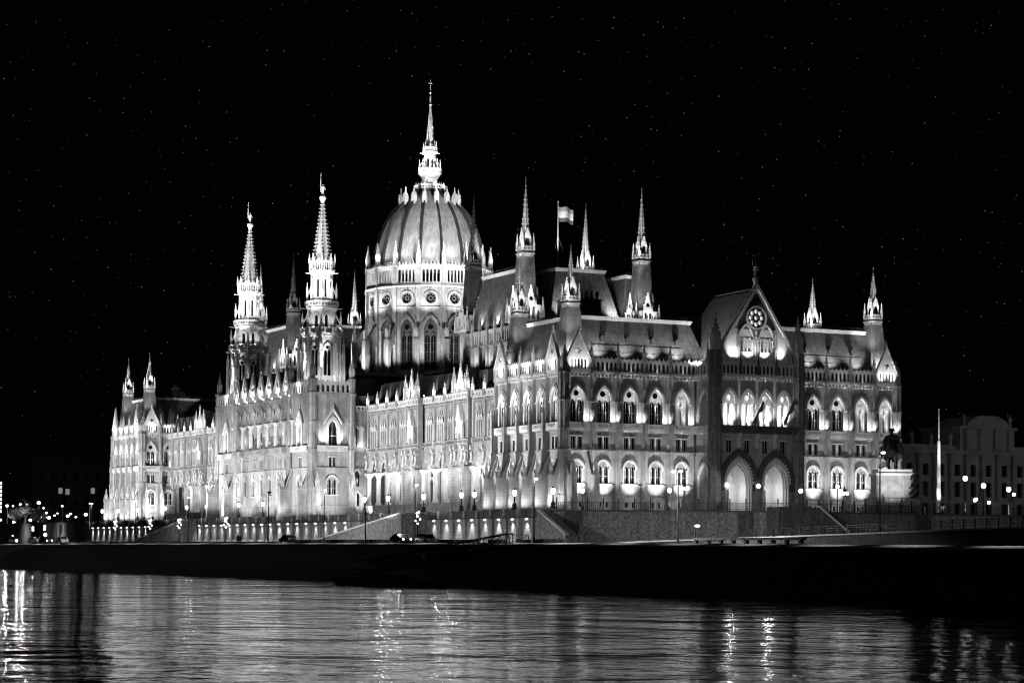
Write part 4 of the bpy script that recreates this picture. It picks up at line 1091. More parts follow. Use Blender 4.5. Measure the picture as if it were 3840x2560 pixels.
# radial buttresses with flying arms
bt = MB()
bt.plate([(13.6, 33), (18.6, 33), (18.6, 37.0), (17.8, 38), (17.8, 44.5), (13.6, 50.5)], -.42, .42, [[(14.6, 36.5), (16.6, 36.5), (16.6, 41.5), (15.8, 43.6), (14.6, 44.6)]])
bt.box(16.7, 17.9, -.6, .6, 33, 45.2)
bt.box(13.7, 14.7, -.5, .5, 33, 62.2); bt.box(13.6, 14.85, -.6, .6, 56.9, 57.4); bt.box(13.6, 14.85, -.6, .6, 61.8, 62.3)
btm = bt.xf(Matrix.Translation((0, 0, -31))).mesh('drum_buttress', STONE)
for i in range(16):
    a = i*T16; c, s = math.cos(a), math.sin(a)
    new('drum_gallery', gpm, D, (14.3*c, 14.3*s, 0), a+HALF)
    new('drum_wall', dwm, D, (13.9*c, 13.9*s, 0), a+HALF)
    new('window_tracery', trm, D, (13.9*c, 13.9*s, 0), a+HALF); new('drum_window', dp, D, (13.9*c, 13.9*s, 0), a+HALF)
    a = (i+.5)*T16; c, s = math.cos(a), math.sin(a)
    new('drum_buttress', btm, D, (0, 0, 0), a)
    new('pinnacle', pin_mesh(5.4, .85), D, (14.25*c, 14.25*s, 62.2-31), a)
    new('pinnacle', pin_mesh(5.2, .85), D, (17.3*c, 17.3*s, 45.1-31), a)
    # small dormer spirelets near the crown
    new('crown_spirelet', cached('crs', lambda: MB().box(-.5, .5, -.5, .5, -.8, .9).plate([(-.6, .8), (.6, .8), (0, 1.9)], -.5, .5).platex([(-.6, .8), (.6, .8), (0, 1.9)], -.5, .5).frus(0, 0, 1.0, 3.1, .42, .04, 4).oct(0, 0, 3.1, .18, .2).oct(0, 0, 2.2, .24, .12).mesh('crown_spirelet', TRIM)), D, (6.7*c, 6.7*s, 77.7-31), a)
# ring of the lantern
dpart('lantern_base', MB().lathe(0, 0, [(4.0, 79.4), (3.2, 80.6), (3.3, 81.0)], 16), DARKST)
cr = MB(); ring_gallery(cr, 3.3, 80.9, 81.9)
for i in range(24): a = i*T16*2/3; cr.frus(3.35*math.cos(a), 3.35*math.sin(a), 81.7, 82.5, .1, .02, 4)
dpart('lantern_balustrade', cr)
dpart('lantern_body', MB().lathe(0, 0, [(2.6, 80.9), (1.75, 81.3), (1.75, 83.3), (2.45, 84.3), (2.5, 84.6)], 16), TRIM)
l2 = MB(); ring_gallery(l2, 2.4, 84.5, 85.7); oct_stage(l2, 1.25, 84.5, 89.4, .22, 86, 87.6)
l2.frus(0, 0, 89.2, 89.6, 1.7, 1.8, 8)
for i in range(8): a = math.pi/8+i*math.pi/4; l2.tube((2.3*math.cos(a), 2.3*math.sin(a), 86.4), (1.3*math.cos(a), 1.3*math.sin(a), 88), .08, 4); l2.tube((1.5*math.cos(a), 1.5*math.sin(a), 89.3), (2.3*math.cos(a), 2.3*math.sin(a), 89.3), .08, 4)
dpart('lantern_gallery', l2)
l3 = MB(); ring_gallery(l3, 1.45, 89.6, 90.7); dpart('lantern_gallery', l3)
for i in range(8):
    a = math.pi/8+i*math.pi/4
    new('pinnacle', pin_mesh(3.4, .36), D, (2.35*math.cos(a), 2.35*math.sin(a), 84.6-31), a); new('pinnacle', pin_mesh(2.3, .3), D, (1.45*math.cos(a), 1.45*math.sin(a), 89.8-31), a)
dpart('spire', spire(MB(), 0, 0, 89.6, 100.2, 1.0, 8, 16, .19, .18).lathe(0, 0, [(.2, 100), (.42, 100.5), (.2, 100.9), (.12, 103), (.3, 103.3), (.12, 103.7), (.06, 106.4)], 8).box(-.5, .5, -.05, .05, 105.3, 105.5).box(-.05, .05, -.5, .5, 105.31, 105.49), TRIM)

# roof around the drum and lower chapels
for x0, x1, y0, y1, z in ((14, 24, 108, 114, 34), (14, 24, 150, 156, 34)):
    obj('roof', MB().box(x0, x1, y0, y1, 30, z), DARKSLATE, B)

# ================================================================== ground, embankment, river
QE = [(-50, 1600, -1.3), (-50, 600, -1.3), (-50, 188, -1.25), (-50, -9, -.98), (-50, -95, -.95), (-50, -142, -1.1), (-50, -190, -1.28), (-50, -420, -1.6)]
WE = [(-150, 1600), (-100, 600), (-74, 188), (-66.5, -9), (-61.6, -95), (-59.2, -142), (-50.6, -190), (-51, -420)]
mb = MB(); v = []; f = []
for (x, y, z), (wx, wy) in zip(QE, WE): v += [(x, y, z), (wx, wy, -6.0), (wx-6, wy, -8.5)]
for i in range(len(QE)-1):
    a = i*3; f += [(a, a+1, a+4, a+3), (a+1, a+2, a+5, a+4)]
struct(obj('river_bank', mb.add(v, f), BANK))
mb = MB(); v = []; f = []
QD = []
for q0, q1 in zip(QE, QE[1:]):
    QD += [tuple(q0[k]+(q1[k]-q0[k])*t/8 for k in range(3)) for t in range(8)]
QD.append(QE[-1])
for (x, y, z) in QD:
    z += random.uniform(-.02, .02)
    v += [(x, y, z), (x+.05, y, z+.14), (x+.6, y, z+.14), (x+.62, y, z+.02), (x+4, y, z+.38), (x+14, y, z+.3), (x+16, y, z+.3), (x+2600, y, z+.3)]
for i in range(len(QD)-1):
    for k in range(7):
        a = i*8+k; f.append((a, a+1, a+9, a+8))
struct(obj('ground', mb.add(v, [q for k, q in enumerate(f) if k % 7 > 3]), PAVING))
struct(obj('quay_kerb', MB().add(v, [q for k, q in enumerate(f) if k % 7 <= 3]), mat("kerb_stone_painted_lit", .26, .95, .6, 1.6, bump=.5)))  # edge strip paler than the paving: lamplight put into its colour
# asphalt carriageway on the quay
mb = MB(); v = []; f = []
for (x, y, z) in QE: v += [(x+3.9, y, z+.385), (x+13.5, y, z+.312)]
for i in range(len(QE)-1): a = i*2; f.append((a, a+1, a+3, a+2))
struct(obj('quay_road', mb.add(v, f), ASPHALT))
# upper ground behind the retaining walls
UP = [(-6.6, 1500), (-6.6, -8.6), (26, -30.6), (55, -26.6), (90, -33.6), (400, -60), (2400, -200), (2400, 1500)]
struct(obj('upper_ground', MB().platez(UP, -1.5, 5.0), PAVING))

# river
wm = bpy.data.materials.new("river_water"); wm.use_nodes = True
n = wm.node_tree.nodes; l = wm.node_tree.links.new; b = n["Principled BSDF"]
b.inputs['Base Color'].default_value = (.006, .006, .006, 1); b.inputs['Roughness'].default_value = 0.07
b.inputs['IOR'].default_value = 1.33; b.inputs['Specular IOR Level'].default_value = 0.5
g = n.new("ShaderNodeNewGeometry"); hsum = None
for (sc_, amp, det, rgh) in ((.06, 1.0, 1, .4), (.33, .40, 4, .42), (1.7, .05, 2, .4)):
    no = n.new("ShaderNodeTexNoise"); no.inputs['Scale'].default_value = sc_; no.inputs['Detail'].default_value = det; no.inputs['Roughness'].default_value = rgh
    no.inputs['Distortion'].default_value = .6
    l(g.outputs['Position'], no.inputs['Vector'])
    mm = n.new("ShaderNodeMath"); mm.operation = 'MULTIPLY'; mm.inputs[1].default_value = amp; l(no.outputs['Fac'], mm.inputs[0])
    if hsum is None: hsum = mm.outputs[0]
    else:
        ad = n.new("ShaderNodeMath"); ad.operation = 'ADD'; l(hsum, ad.inputs[0]); l(mm.outputs[0], ad.inputs[1]); hsum = ad.outputs[0]
bp = n.new("ShaderNodeBump"); bp.inputs['Strength'].default_value = 1.0; bp.inputs['Distance'].default_value = 0.33
l(hsum, bp.inputs['Height']); l(bp.outputs[0], b.inputs['Normal'])
struct(obj('river', MB().add([(-2500, -1500, -6), (-40, -1500, -6), (-40, 4000, -6), (-2500, 4000, -6)], [(0, 1, 2, 3)]), wm))

# ---------------- terrace wall with piers, coping and down-lights
T = thing('terrace_wall', 'long stone terrace wall below the building, washed by small lamps under its coping', 'wall', (-7, 128, -.5))
def tobj(name, mb, m, par=T):
    o = obj(name, mb, m, par); o.location = (7, -128, .5); return o
tobj('wall', MB().box(-7, -6.5, -8.6, 264, -.9, 4.0), TERRST)
tobj('plinth', MB().box(-7.35, -7, -8.6, 264, -.9, .45), TRIM)
tobj('coping', MB().box(-7.35, -6.4, -8.8, 264, 3.95, 4.2), DARKST)
tobj('parapet', MB().box(-7.1, -6.75, -8.6, 264, 4.2, 5.2).box(-7.25, -6.6, -8.7, 264, 5.2, 5.36), mat("parapet_stone", .12, .95, .5, .8, bump=.5, streak=.4))
pm = MB().box(-7.4, -7, -.55, .55, -.9, 3.95).box(-7.5, -6.6, -.4, .4, 4.2, 5.45).mesh('pier', TERRST)
fx = MB().box(-7.28, -7.0, -.12, .12, 3.66, 3.84).oct(-7.3, 0, 3.72, .13).mesh('wall_lamp', LAMPS)
k = 0; y = -5.9
while y < 262:
    if not (39 < y < 78 or 170 < y < 207):
        p_ = new('pier', pm, T, (7, y-2.65-128, .5))
        o = new('wall_lamp', fx, T, (7, y-128, .5))
        spot((-7.6, y, 3.75), (-7.05, y, .6), random.uniform(1.7, 3.6), ang=76, blend=1, r=.06)
    else: p_ = new('pier', pm, T, (7, y-2.65-128, .5))
    y += 5.3; k += 1
# ramps against the terrace wall
def ramp(name, label, ya, za, yb, zb, x0=-11.0, m=ROUGHST):
    t = thing('ramp', label, 'ramp', (-9, (ya+yb)/2, -.8))
    off = (9, -(ya+yb)/2, .8)
    o = obj('ramp_wall', MB().platex([(ya, -1.0), (yb, -1.0), (yb, zb), (ya, za)], x0, -7.4), m, t, off)
    o = obj('coping', MB().platex([(ya, za), (yb, zb), (yb, zb+.3), (ya, za+.3)], x0-.2, x0+.5), TRIM, t, off)
    return t
ramp('r', 'sloping stone ramp descending from the terrace between the two arcaded stretches of wall', 39, 5.0, 80, .2, -12.5)
ramp('r', 'far sloping ramp against the terrace wall left of the towers', 170, 4.9, 207, .2)
ramp('r', 'short sloping stair wall at the right end of the lamp-lit terrace wall', -8.8, 5.2, -19, .9, -9.5)

# retaining wall to the south with iron fence
RW = [(-7, -8.8), (26, -31), (55, -27), (90, -34), (400, -61)]
S_ = thing('retaining_wall', 'rough grey retaining wall of the square, right of the terrace', 'wall', (26, -31, -.9))
mb = MB(); cp = MB()
for (a, c) in zip(RW, RW[1:]):
    d = Vector((c[0]-a[0], c[1]-a[1], 0)).normalized(); nn = Vector((d.y, -d.x, 0))
    def q(p, o): return (p[0]+nn.x*o, p[1]+nn.y*o)
    A1, A2, B1, B2 = q(a, .5), q(a, -.3), q(c, .5), q(c, -.3)
    mb.add([(*A1, -1.2), (*B1, -1.2), (*B2, -1.2), (*A2, -1.2), (*A1, 4.95), (*B1, 4.95), (*B2, 4.95), (*A2, 4.95)], [(0,1,5,4), (1,2,6,5), (2,3,7,6), (3,0,4,7), (4,5,6,7)])
    A1, A2, B1, B2 = q(a, .65), q(a, -.35), q(c, .65), q(c, -.35)
    cp.add([(*A1, 4.96), (*B1, 4.96), (*B2, 4.96), (*A2, 4.96), (*A1, 5.2), (*B1, 5.2), (*B2, 5.2), (*A2, 5.2)], [(0,1,5,4), (1,2,6,5), (2,3,7,6), (3,0,4,7), (4,5,6,7), (3,2,1,0)])
o = obj('wall', mb, ROUGHST, S_, (-26, 31, .9)); o = obj('coping', cp, DARKST, S_, (-26, 31, .9))
def on_rw(s):
    for (a, c) in zip(RW, RW[1:]):
        L = math.hypot(c[0]-a[0], c[1]-a[1])
        if s <= L: t = s/L; return (a[0]+(c[0]-a[0])*t, a[1]+(c[1]-a[1])*t, math.atan2(c[1]-a[1], c[0]-a[0]))
        s -= L
for s in (3.6, 31.5, 66):
    x, y, a = on_rw(s); obj('pier', MB().box(-1.2, 1.2, -1.1, -.4, -1.2, 4.93), DARKST, S_, (x-26, y+31, .9), a)
F_ = thing('iron_fence', 'black iron fence along the top of the grey retaining wall', 'fence', (26, -31, 5.1))
post = MB().box(-.09, .09, -.09, .09, 0, 1.75).oct(0, 0, 1.85, .13).mesh('post', IRON)
bars = MB()
for j in range(52):
    x, y, a = on_rw(1.0+j*2.55); new('post', post, F_, (x-26, y+31, .1), a)
for j in range(52*8):
    x, y, a = on_rw(1.0+j*2.55/8); bars.box(x-26-.022, x-26+.022, y+31-.022, y+31+.022, .15, 1.45)
o = obj('fence_bars', bars, IRON, F_); o['kind'] = 'stuff'
rl = MB()
for (a, c) in zip(RW, RW[1:-1]+[(132, -37.7)]):
    for z in (.3, 1.3): rl.tube((a[0]-26, a[1]+31, z), (c[0]-26, c[1]+31, z), .035, 4)
obj('rail', rl, IRON, F_)
st = thing('stair_block', 'dark stone stair block with a pale sloping coping in front of the grey wall', 'stairs', (27, -34, -.9))
obj('block', MB().plate([(-7.5, -.2), (-7.5, 6.6), (0, 6.6), (5.4, 2.8), (5.4, -.2)], -1.5, 1.9), DARKST, st)
obj('coping', MB().plate([(0, 6.6), (-.0, 6.9), (5.7, 2.95), (5.7, 2.6)], -1.7, -.9), TRIM, st)
obj('handrail', MB().tube((0, -1.4, 6.6), (0, -1.4, 7.5), .04).tube((0, -1.4, 7.5), (5.6, -1.4, 3.7), .04).tube((5.6, -1.4, 2.7), (5.6, -1.4, 3.7), .04), IRON, st)

# rising road on its embankment wall
rr = [(-20, -50, -.6), (-20, -60, -.25), (-20, -92, .3), (-20, -141, 1.25), (-20, -200, 2.1), (-20, -420, 3.0)]
mb = MB(); v = []; f = []
for x, y, z in rr: v += [(x, y, -1.6), (x, y, z), (x+9, y, z), (x+9, y, -1.6)]
for i in range(len(rr)-1): a = i*4; f += [(a, a+1, a+5, a+4), (a+1, a+2, a+6, a+5), (a+2, a+3, a+7, a+6)]
struct(obj('embankment_road', mb.add(v, f), mat("embankment_concrete", .07, .95, .6, 1.2, bump=.6)))
kb = MB(); v = []; f = []
for x, y, z in rr: v += [(x-.15, y, z-.05), (x-.15, y, z+.14), (x+.35, y, z+.14), (x+.35, y, z-.05)]
for i in range(len(rr)-1): a = i*4; f += [(a, a+1, a+5, a+4), (a+1, a+2, a+6, a+5), (a+2, a+3, a+7, a+6)]
struct(obj('road_kerb', kb.add(v, f), TRIM))
RL = thing('guard_rail', 'low iron guard rail along the rising embankment road', 'railing', (-20, -120, .9))
def zr_(y):
    for a, c in zip(rr, rr[1:]):
        if c[1] <= y <= a[1]: return a[2]+(c[2]-a[2])*(a[1]-y)/(a[1]-c[1])
pst = MB().box(-.05, .05, -.05, .05, 0, 1.15).mesh('post', IRON)
y = -88; rb_ = MB()
while y > -188:
    new('post', pst, RL, (.2, y+120, zr_(y)-.8), 0)
    for h in (.55, .85, 1.1): rb_.tube((.2, y+120, zr_(y)-.9+h), (.2, y-2+120, zr_(y-2)-.9+h), .028, 4)
    y -= 2
obj('rail', rb_, IRON, RL)

# concrete blocks along the road
kbm = MB().platex([(-.72, 0), (.72, 0), (.68, .72), (.5, .82), (-.5, .82), (-.68, .72)], -.4, .4).mesh('concrete_block', mat("dark_concrete", .02, .95, .3, 2))
for j in range(58):
    y = 22-1.74*j
    if j > 38 and random.random() < .3: continue
    tag(new('concrete_block', kbm, None, (-40+random.uniform(-.1, .1), y, -.85), random.uniform(-.03, .03)), 'dark low concrete block in the row along the quay road below the terrace', 'block', 'concrete blocks along the quay road')
hd = tag(obj('low_wall', MB().box(-.25, .25, -75, 75, 0, .62).box(-.32, .32, -75, 75, .62, .7), DARKST, None, (-40, 105, -1.0)), 'low dark kerb wall running along the quay road left of the concrete blocks', 'wall')

# ---------------- lamps
gpost = MB().lathe(0, 0, [(.5, 0), (.5, .35), (.32, .5), (.4, .9), (.16, 1.2), (.1, 2.2), (.2, 2.35)], 8).mesh('post', IRON)
gglob = MB().lathe(0, 0, [(.16, 2.35), (.36, 2.75), (.36, 3.15), (.22, 3.35)], 8).mesh('globe', LAMP)
gcap = MB().lathe(0, 0, [(.3, 3.35), (.06, 3.65), (.05, 3.85)], 8).mesh('cap', IRON)
TLAB = {262: 'beyond the left end of the building'}
tl = [253, 238, 221, 198, 180.8, 166.3, 144, 128.3, 105.3, 71, 59.3, 42.9, 26.6, 21.3, 5.6, -8.4]
where = ['at the far left end buttresses', 'second from the far left, before the buttresses', 'before the left block corner', 'left of the far ramp head', 'above the far ramp', 'between the far ramp and the left tower', 'before the left tower foot', 'under the middle of the loggia', 'before the pointed blind arch of the near tower', 'right of the near tower foot', 'before the columns, left of the ramp', 'at the head of the ramp', 'left one of the pair before the right arcade', 'right one of the pair before the right arcade', 'before the buttresses of the right block', 'at the right corner of the terrace']
for y, w_ in zip(tl, where):
    t = thing('terrace_lamp', 'black terrace lamp with a glowing lantern ' + w_, 'lamp', (-6.3, y, 5.36), group='lanterns along the terrace parapet')
    new('post', gpost, t); new('globe', gglob, t); new('cap', gcap, t)
def simple_lamp(x, y, zb, zt, label, r=.36, group='square lamps south of the building', kind='globe'):
    t = thing('street_lamp', label, 'lamp', (x, y, zb), group=group)
    h = zt-zb
    obj('post', MB().lathe(0, 0, [(.22, 0), (.2, .8), (.09, 1.0), (.07, h-.4), (.18, h-.3)], 7), IRON, t)
    obj('globe', MB().sph(0, 0, h, r, 9, 7, 1.15), LAMP, t)
    obj('cap', MB().lathe(0, 0, [(r*.6, h+r*.9), (.05, h+r*1.4)], 7), IRON, t)
    return t
simple_lamp(-2.6, -11.6, 5.1, 8.3, 'single globe lamp on the fence near the corner of the building')
simple_lamp(8.9, -19.9, 5.1, 8.4, 'single globe lamp just left of the big candelabra lamp')
simple_lamp(30.0, -26, 5.0, 8.6, 'single globe lamp before the right portal')
simple_lamp(34.4, -30, 4.0, 9.3, 'lamp on a thick dark post at the top of the stair coping', .3)
def candelabra(x, y, zb, label):
    t = thing('candelabra_lamp', label, 'lamp', (x, y, zb), group='big candelabra lamps on the square')
    obj('pedestal', MB().lathe(0, 0, [(.95, 0), (.95, .5), (.6, .8), (.4, 1.4), (.25, 2.0), (.16, 3.6), (.3, 3.8)], 8), IRON, t)
    for i in range(5):
        a = i*math.pi*2/5; r = .55; g_ = MB().sph(r*math.cos(a), r*math.sin(a), 4.0, .3, 8, 6)
        obj('globe', g_, LAMP, t)
    obj('arm', MB().tube((-.6, 0, 3.7), (.6, 0, 3.7), .05).tube((0, -.6, 3.7), (0, .6, 3.7), .05), IRON, t)
    obj('finial', MB().lathe(0, 0, [(.1, 3.8), (.3, 4.5), (.12, 4.9), (.05, 5.4)], 8), IRON, t)
candelabra(11.5, -20.2, 4.7, 'big dark candelabra lamp before the left half of the south front')
candelabra(46.6, -14.5, 4.7, 'big dark candelabra lamp before the right half of the south front')
for i, (x, y, zb, zt, lb) in enumerate(((67.7, -20, 5, 11.6, 'tall lamp nearest the pale pole'), (71.6, -20, 5, 10.4, 'lamp with a wide head right of the tall lamp'), (77, -20, 5, 9.9, 'lamp at the stairs by the right edge'),
        (85.5, 0, 5, 8.5, 'small distant lamp left under the domed house'), (88.7, 0, 5, 8.1, 'second small distant lamp before the domed house'), (94.4, 0, 5, 9.7, 'distant lamp close to the right edge'), (97.6, -4, 5, 10.3, 'lamp touching the right edge of the picture'), (92, 8, 5, 8.9, 'dim lamp behind the stairs at the right'))):
    simple_lamp(x, y, zb, zt, lb, .42 if i < 3 else .32, 'lamps at the right edge'); 
    if i in (0, 2, 5): spot((x, y+.6, zt), (x+2, y+10, 5), .5, 120, 1)
# tall quay lamps with an arm
def arm_lamp(x, y, zb, zt, label, lit=True, side=-1, grp='tall arm lamps along the quay', two=False, glow=.3):
    t = thing('quay_lamp', label, 'lamp', (x, y, zb), group=grp)
    h = zt-zb
    obj('pole', MB().lathe(0, 0, [(.16, 0), (.15, 1.2), (.1, 1.3), (.07, h)], 7), IRON, t)
    obj('arm', MB().tube((0, 0, h-.05), (side*.2, -side*.0+ .9*(-side)*-1, h+.1), .04, 5), IRON, t)
    for s in ((1, -1) if two else (1,)):
        obj('lamp_head', MB().sph(side*.2, .9*side*-1*s*-1, h+.02, glow, 8, 5, .5), LAMP if lit else IRON, t)
    return t
qa = [(163, 8.3, 'far left quay lamp beside the left tower'), (129, 8.3, 'quay lamp left of the two walkers'), (93.4, 8.45, 'quay lamp right of the two walkers'), (20.5, 8.4, 'quay lamp before the near tower foot'), (-17.3, 8.4, 'quay lamp before the middle of the right arcade'), (-57.5, 8.3, 'quay lamp before the buttresses of the right block')]
for y, zt, lb in qa: arm_lamp(-35, y, -.8, zt, 'tall thin ' + lb)
arm_lamp(-20, 217, -.8, 9.5, 'tall lit quay lamp at the left end of the building')
arm_lamp(-35, 47.6, -.8, 8.6, 'tall quay lamp with a dark unlit head before the near tower', False, glow=.42)
arm_lamp(-30, -87.7, -.8, 8.6, 'tall quay lamp with two heads before the south front', two=True)
arm_lamp(-18, -114, .8, 10.3, 'tall arm lamp in front of the rider statue')
lw = arm_lamp(-28, -88.6, -.8, 1.7, 'low bright lamp in front of the grey wall', glow=.34)
spot((-27.6, -88.2, 1.9), (-15, -70, .5), .05, 120, 1, .1)
# poles carrying clusters of white bulbs
for (y, lit, lb) in ((133.9, 1, 'leftmost pole hung with white festive bulbs'), (109, 1, 'second pole hung with white festive bulbs from the left'), (89.9, 1, 'third pole hung with white festive bulbs, by the far ramp'), (62.2, 1, 'pole hung with white festive bulbs left of the walkers'), (-4.7, 0, 'dark pole of festive ornaments before the ramp'), (-25, 1, 'pole with small festive bulbs right of the two dark cars')):
    t = thing('festive_pole', lb, 'lamp post', (-38, y, -.9), group='festive poles along the quay')
    obj('pole', MB().lathe(0, 0, [(.14, 0), (.07, 4.9)], 6), IRON, t)
    for (dx, dy, z, r) in ((.3, .35, 5.0, .3), (-.3, -.35, 4.85, .3), (0, .1, 4.4, .33), (.25, -.3, 3.95, .24), (-.25, .3, 3.7, .22), (0, 0, 3.3, .26)):
        obj('bulb', MB().sph(dx, dy, z, r*(.62 if lb.startswith('pole with small') else (.5 if not lit else .72)), 7, 5, .9), (LAMP if lit else DARKST), t)
# lamps crowding the road at the left
ll = [(383.7, 11.8, 5), (375.9, 11.6, 5), (366.4, 12, 5), (358.6, 11.9, 5), (371.8, 10.2, 5), (343.7, 12.1, 5), (337.8, 10.4, 5), (334.4, 8.9, 5), (340.4, 7.6, 5), (331.4, 7.4, 5), (324.9, 8, 5), (321.7, 8.6, 5), (316.4, 10.7, 5), (310.3, 7.7, 5), (307.2, 8.3, 5), (301.4, 7.3, 5), (290.9, 7.9, 5), (353.7, 6.9, 5), (374.5, 6.4, 5), (392.6, 7.3, 5)]
RLAB = ['brightest high road lamp, leftmost of the tall row', 'smaller high lamp just right of the leftmost tall one', 'left head of the middle pair of tall lamps', 'right head of the middle pair of tall lamps', 'lamp with a bent arm below the tall leftmost pair', 'tall glaring lamp above the bushy tree', 'small lamp right of the tall glaring one', 'lamp below the small one right of the tall glaring lamp', 'lamp at the right side of the bushy tree', 'big glaring lamp right of the bushy tree', 'lamp left of the second tall bare pole', 'small high lamp left of the second tall bare pole', 'lamp on the second tall pole from the building', 'big glaring lamp at the foot of the second tall pole', 'lamp touching the big glaring one at its upper right', 'small lonely lamp between two glaring ones', 'big glaring lamp nearest the building, left of the tall quay pole', 'glow inside the crown of the bushy tree', 'glow left of the bushy tree', 'low glow at the left edge of the picture']
rad = [.5, .34, .4, .36, .3, .6, .3, .4, .34, .55, .32, .26, .34, .5, .36, .34, .55, .5, .5, .5]
for i, ((y, zt, zb), r) in enumerate(zip(ll, rad)):
    t = thing('road_lamp', RLAB[i], 'lamp', (0, y, zb), group='crowd of road lamps at the left')
    h = zt-zb
    obj('pole', MB().lathe(0, 0, [(.14, 0), (.07, h)], 6), IRON if i not in (0, 5, 12) else TRIM, t); obj('lamp_head', MB().sph(0, .3, h, r, 8, 6, .8), LAMP, t)
for y, z in ((375, 11), (344, 11.5), (332, 8), (310, 8.2)): spot((-1, y, z-.3), (0, y, 5), 3, 130, .8, .2)
for i, (y, z, r) in enumerate(((290.4, 1.97, .5), (304.4, 4.1, .35), (304.3, 3.4, .35), (291.1, 4.4, .36), (291.1, 3.55, .34), (328, 1.7, .26))):
    t = thing('road_lamp', ['glaring low lamp before the dark wall above the pale boxy car', 'upper ball of the left pair of stacked low lamps', 'lower ball of the left pair of stacked low lamps', 'upper ball of the right pair of stacked low lamps', 'lower ball of the right pair of stacked low lamps', 'small low lamp above the pale car at the far left'][i], 'lamp', (-12, y, -.8), group='low lamps at the left')
    obj('pole', MB().lathe(0, 0, [(.14, 0), (.07, z+.8)], 6), IRON, t); obj('lamp_head', MB().sph(0, 0, z+.8, r, 8, 6), LAMP, t)
spot((-13, 291, 3.5), (-7, 292, 2), 1.2, 130, 1, .1); spot((-13.5, 330, 3.2), (-7, 330, 1.2), 1.0, 120, 1, .1)

# ---------------- cars on the quay road
def car(x, y, rz, label, m, z=-.72, lights=0, kind='car'):
    t = thing('parked_car' if not lights else 'car', label, kind, (x, y, z), rz)
    prof = [(-2.15, .3), (2.15, .3), (2.2, .62), (2.05, .82), (1.25, .95), (.65, 1.42), (-.95, 1.45), (-1.75, 1.0), (-2.15, .92)]
    mb = MB().plate(prof, -.84, .84); mb.v = [(px, py*(1-.16*max(0, (pz-.95)/.5)), pz) for px, py, pz in mb.v]
    obj('body', mb, m, t)
    gl = MB()
    for s in (-1, 1): gl.plate([(-1.45, .98), (1.0, .98), (.55, 1.34), (-.9, 1.36)], s*.80, s*.825)
    obj('side_window', gl, GLASS, t)
    obj('windscreen', MB().add([(1.22, -.66, 1.0), (1.22, .66, 1.0), (.72, .6, 1.38), (.72, -.6, 1.38)], [(0,1,2,3)]).add([(-1.76, -.66, 1.05), (-1.76, .66, 1.05), (-1.06, .6, 1.42), (-1.06, -.6, 1.42)], [(0,1,2,3)]), GLASS, t)
    for wx in (-1.35, 1.35):
        for s in (-1, 1):
            w = obj('wheel', MB().tube((wx, s*.66, .33), (wx, s*.88, .33), .33, 14), RUBBER, t)
            obj('rim', MB().tube((wx, s*.88, .33), (wx, s*.9, .33), .19, 8), TRIM, w)
    for s in (-1, 1):
        obj('headlight', MB().sph(2.17, s*.6, .66, .13 if lights else .09, 7, 5), (BIGL if lights else TRIM), t)
        obj('tail_light', MB().box(-2.19, -2.12, s*.62-.12, s*.62+.12, .7, .86), TRIM, t)
    return t
car(-44.5, -33.5, -HALF, 'left one of the two dark cars driving by the ramp foot, headlights on', PAINTD, lights=1)
c2_ = car(-43.2, -39.6, -HALF, 'right one of the two dark cars below the arcade', PAINTD, lights=0)
car(-44.5, 12.7, HALF, 'lone dark car on the quay road before the near tower', PAINTD)
car(-44, 200.5, HALF-.2, 'pale car at the far left, its front lamps glaring', PAINTL, lights=1)
car(-44, 178.6, -HALF+.3, 'pale boxy car second from the left', PAINTL)
car(-44, 169, -HALF+.15, 'dark car with lit lamps between two pale cars', PAINTD, lights=1)
car(-44, 154.8, HALF, 'pale hatchback nearest the building at the left', PAINTL)
spot((-42.5, 190, 5.5), (-44.5, 190, -.5), 1.0, 120, 1, .1); spot((-42.5, 163, 5.5), (-44.5, 163, -.5), 1.0, 120, 1, .1)
t = thing('lit_vehicle', 'vehicle seen head on with glaring lamps at the left edge', 'car', (-40, 217, -.8))
obj('body', MB().plate([(-1.0, .3), (1.0, .3), (1.05, 1.1), (.85, 1.9), (-.85, 1.9), (-1.05, 1.1)], -2.4, 2.4), PAINTD, t)
for s in (-.7, .7): obj('headlight', MB().sph(s, -2.45, .8, .3, 8, 6), BIGL, t)
obj('windscreen', MB().box(-.8, .8, -2.46, -2.4, 1.15, 1.75), GLASS, t)
for s in (-1, 1):
    for yy in (-1.5, 1.5): obj('wheel', MB().tube((s*.8, yy, .33), (s*1.02, yy, .33), .33, 12), RUBBER, t)

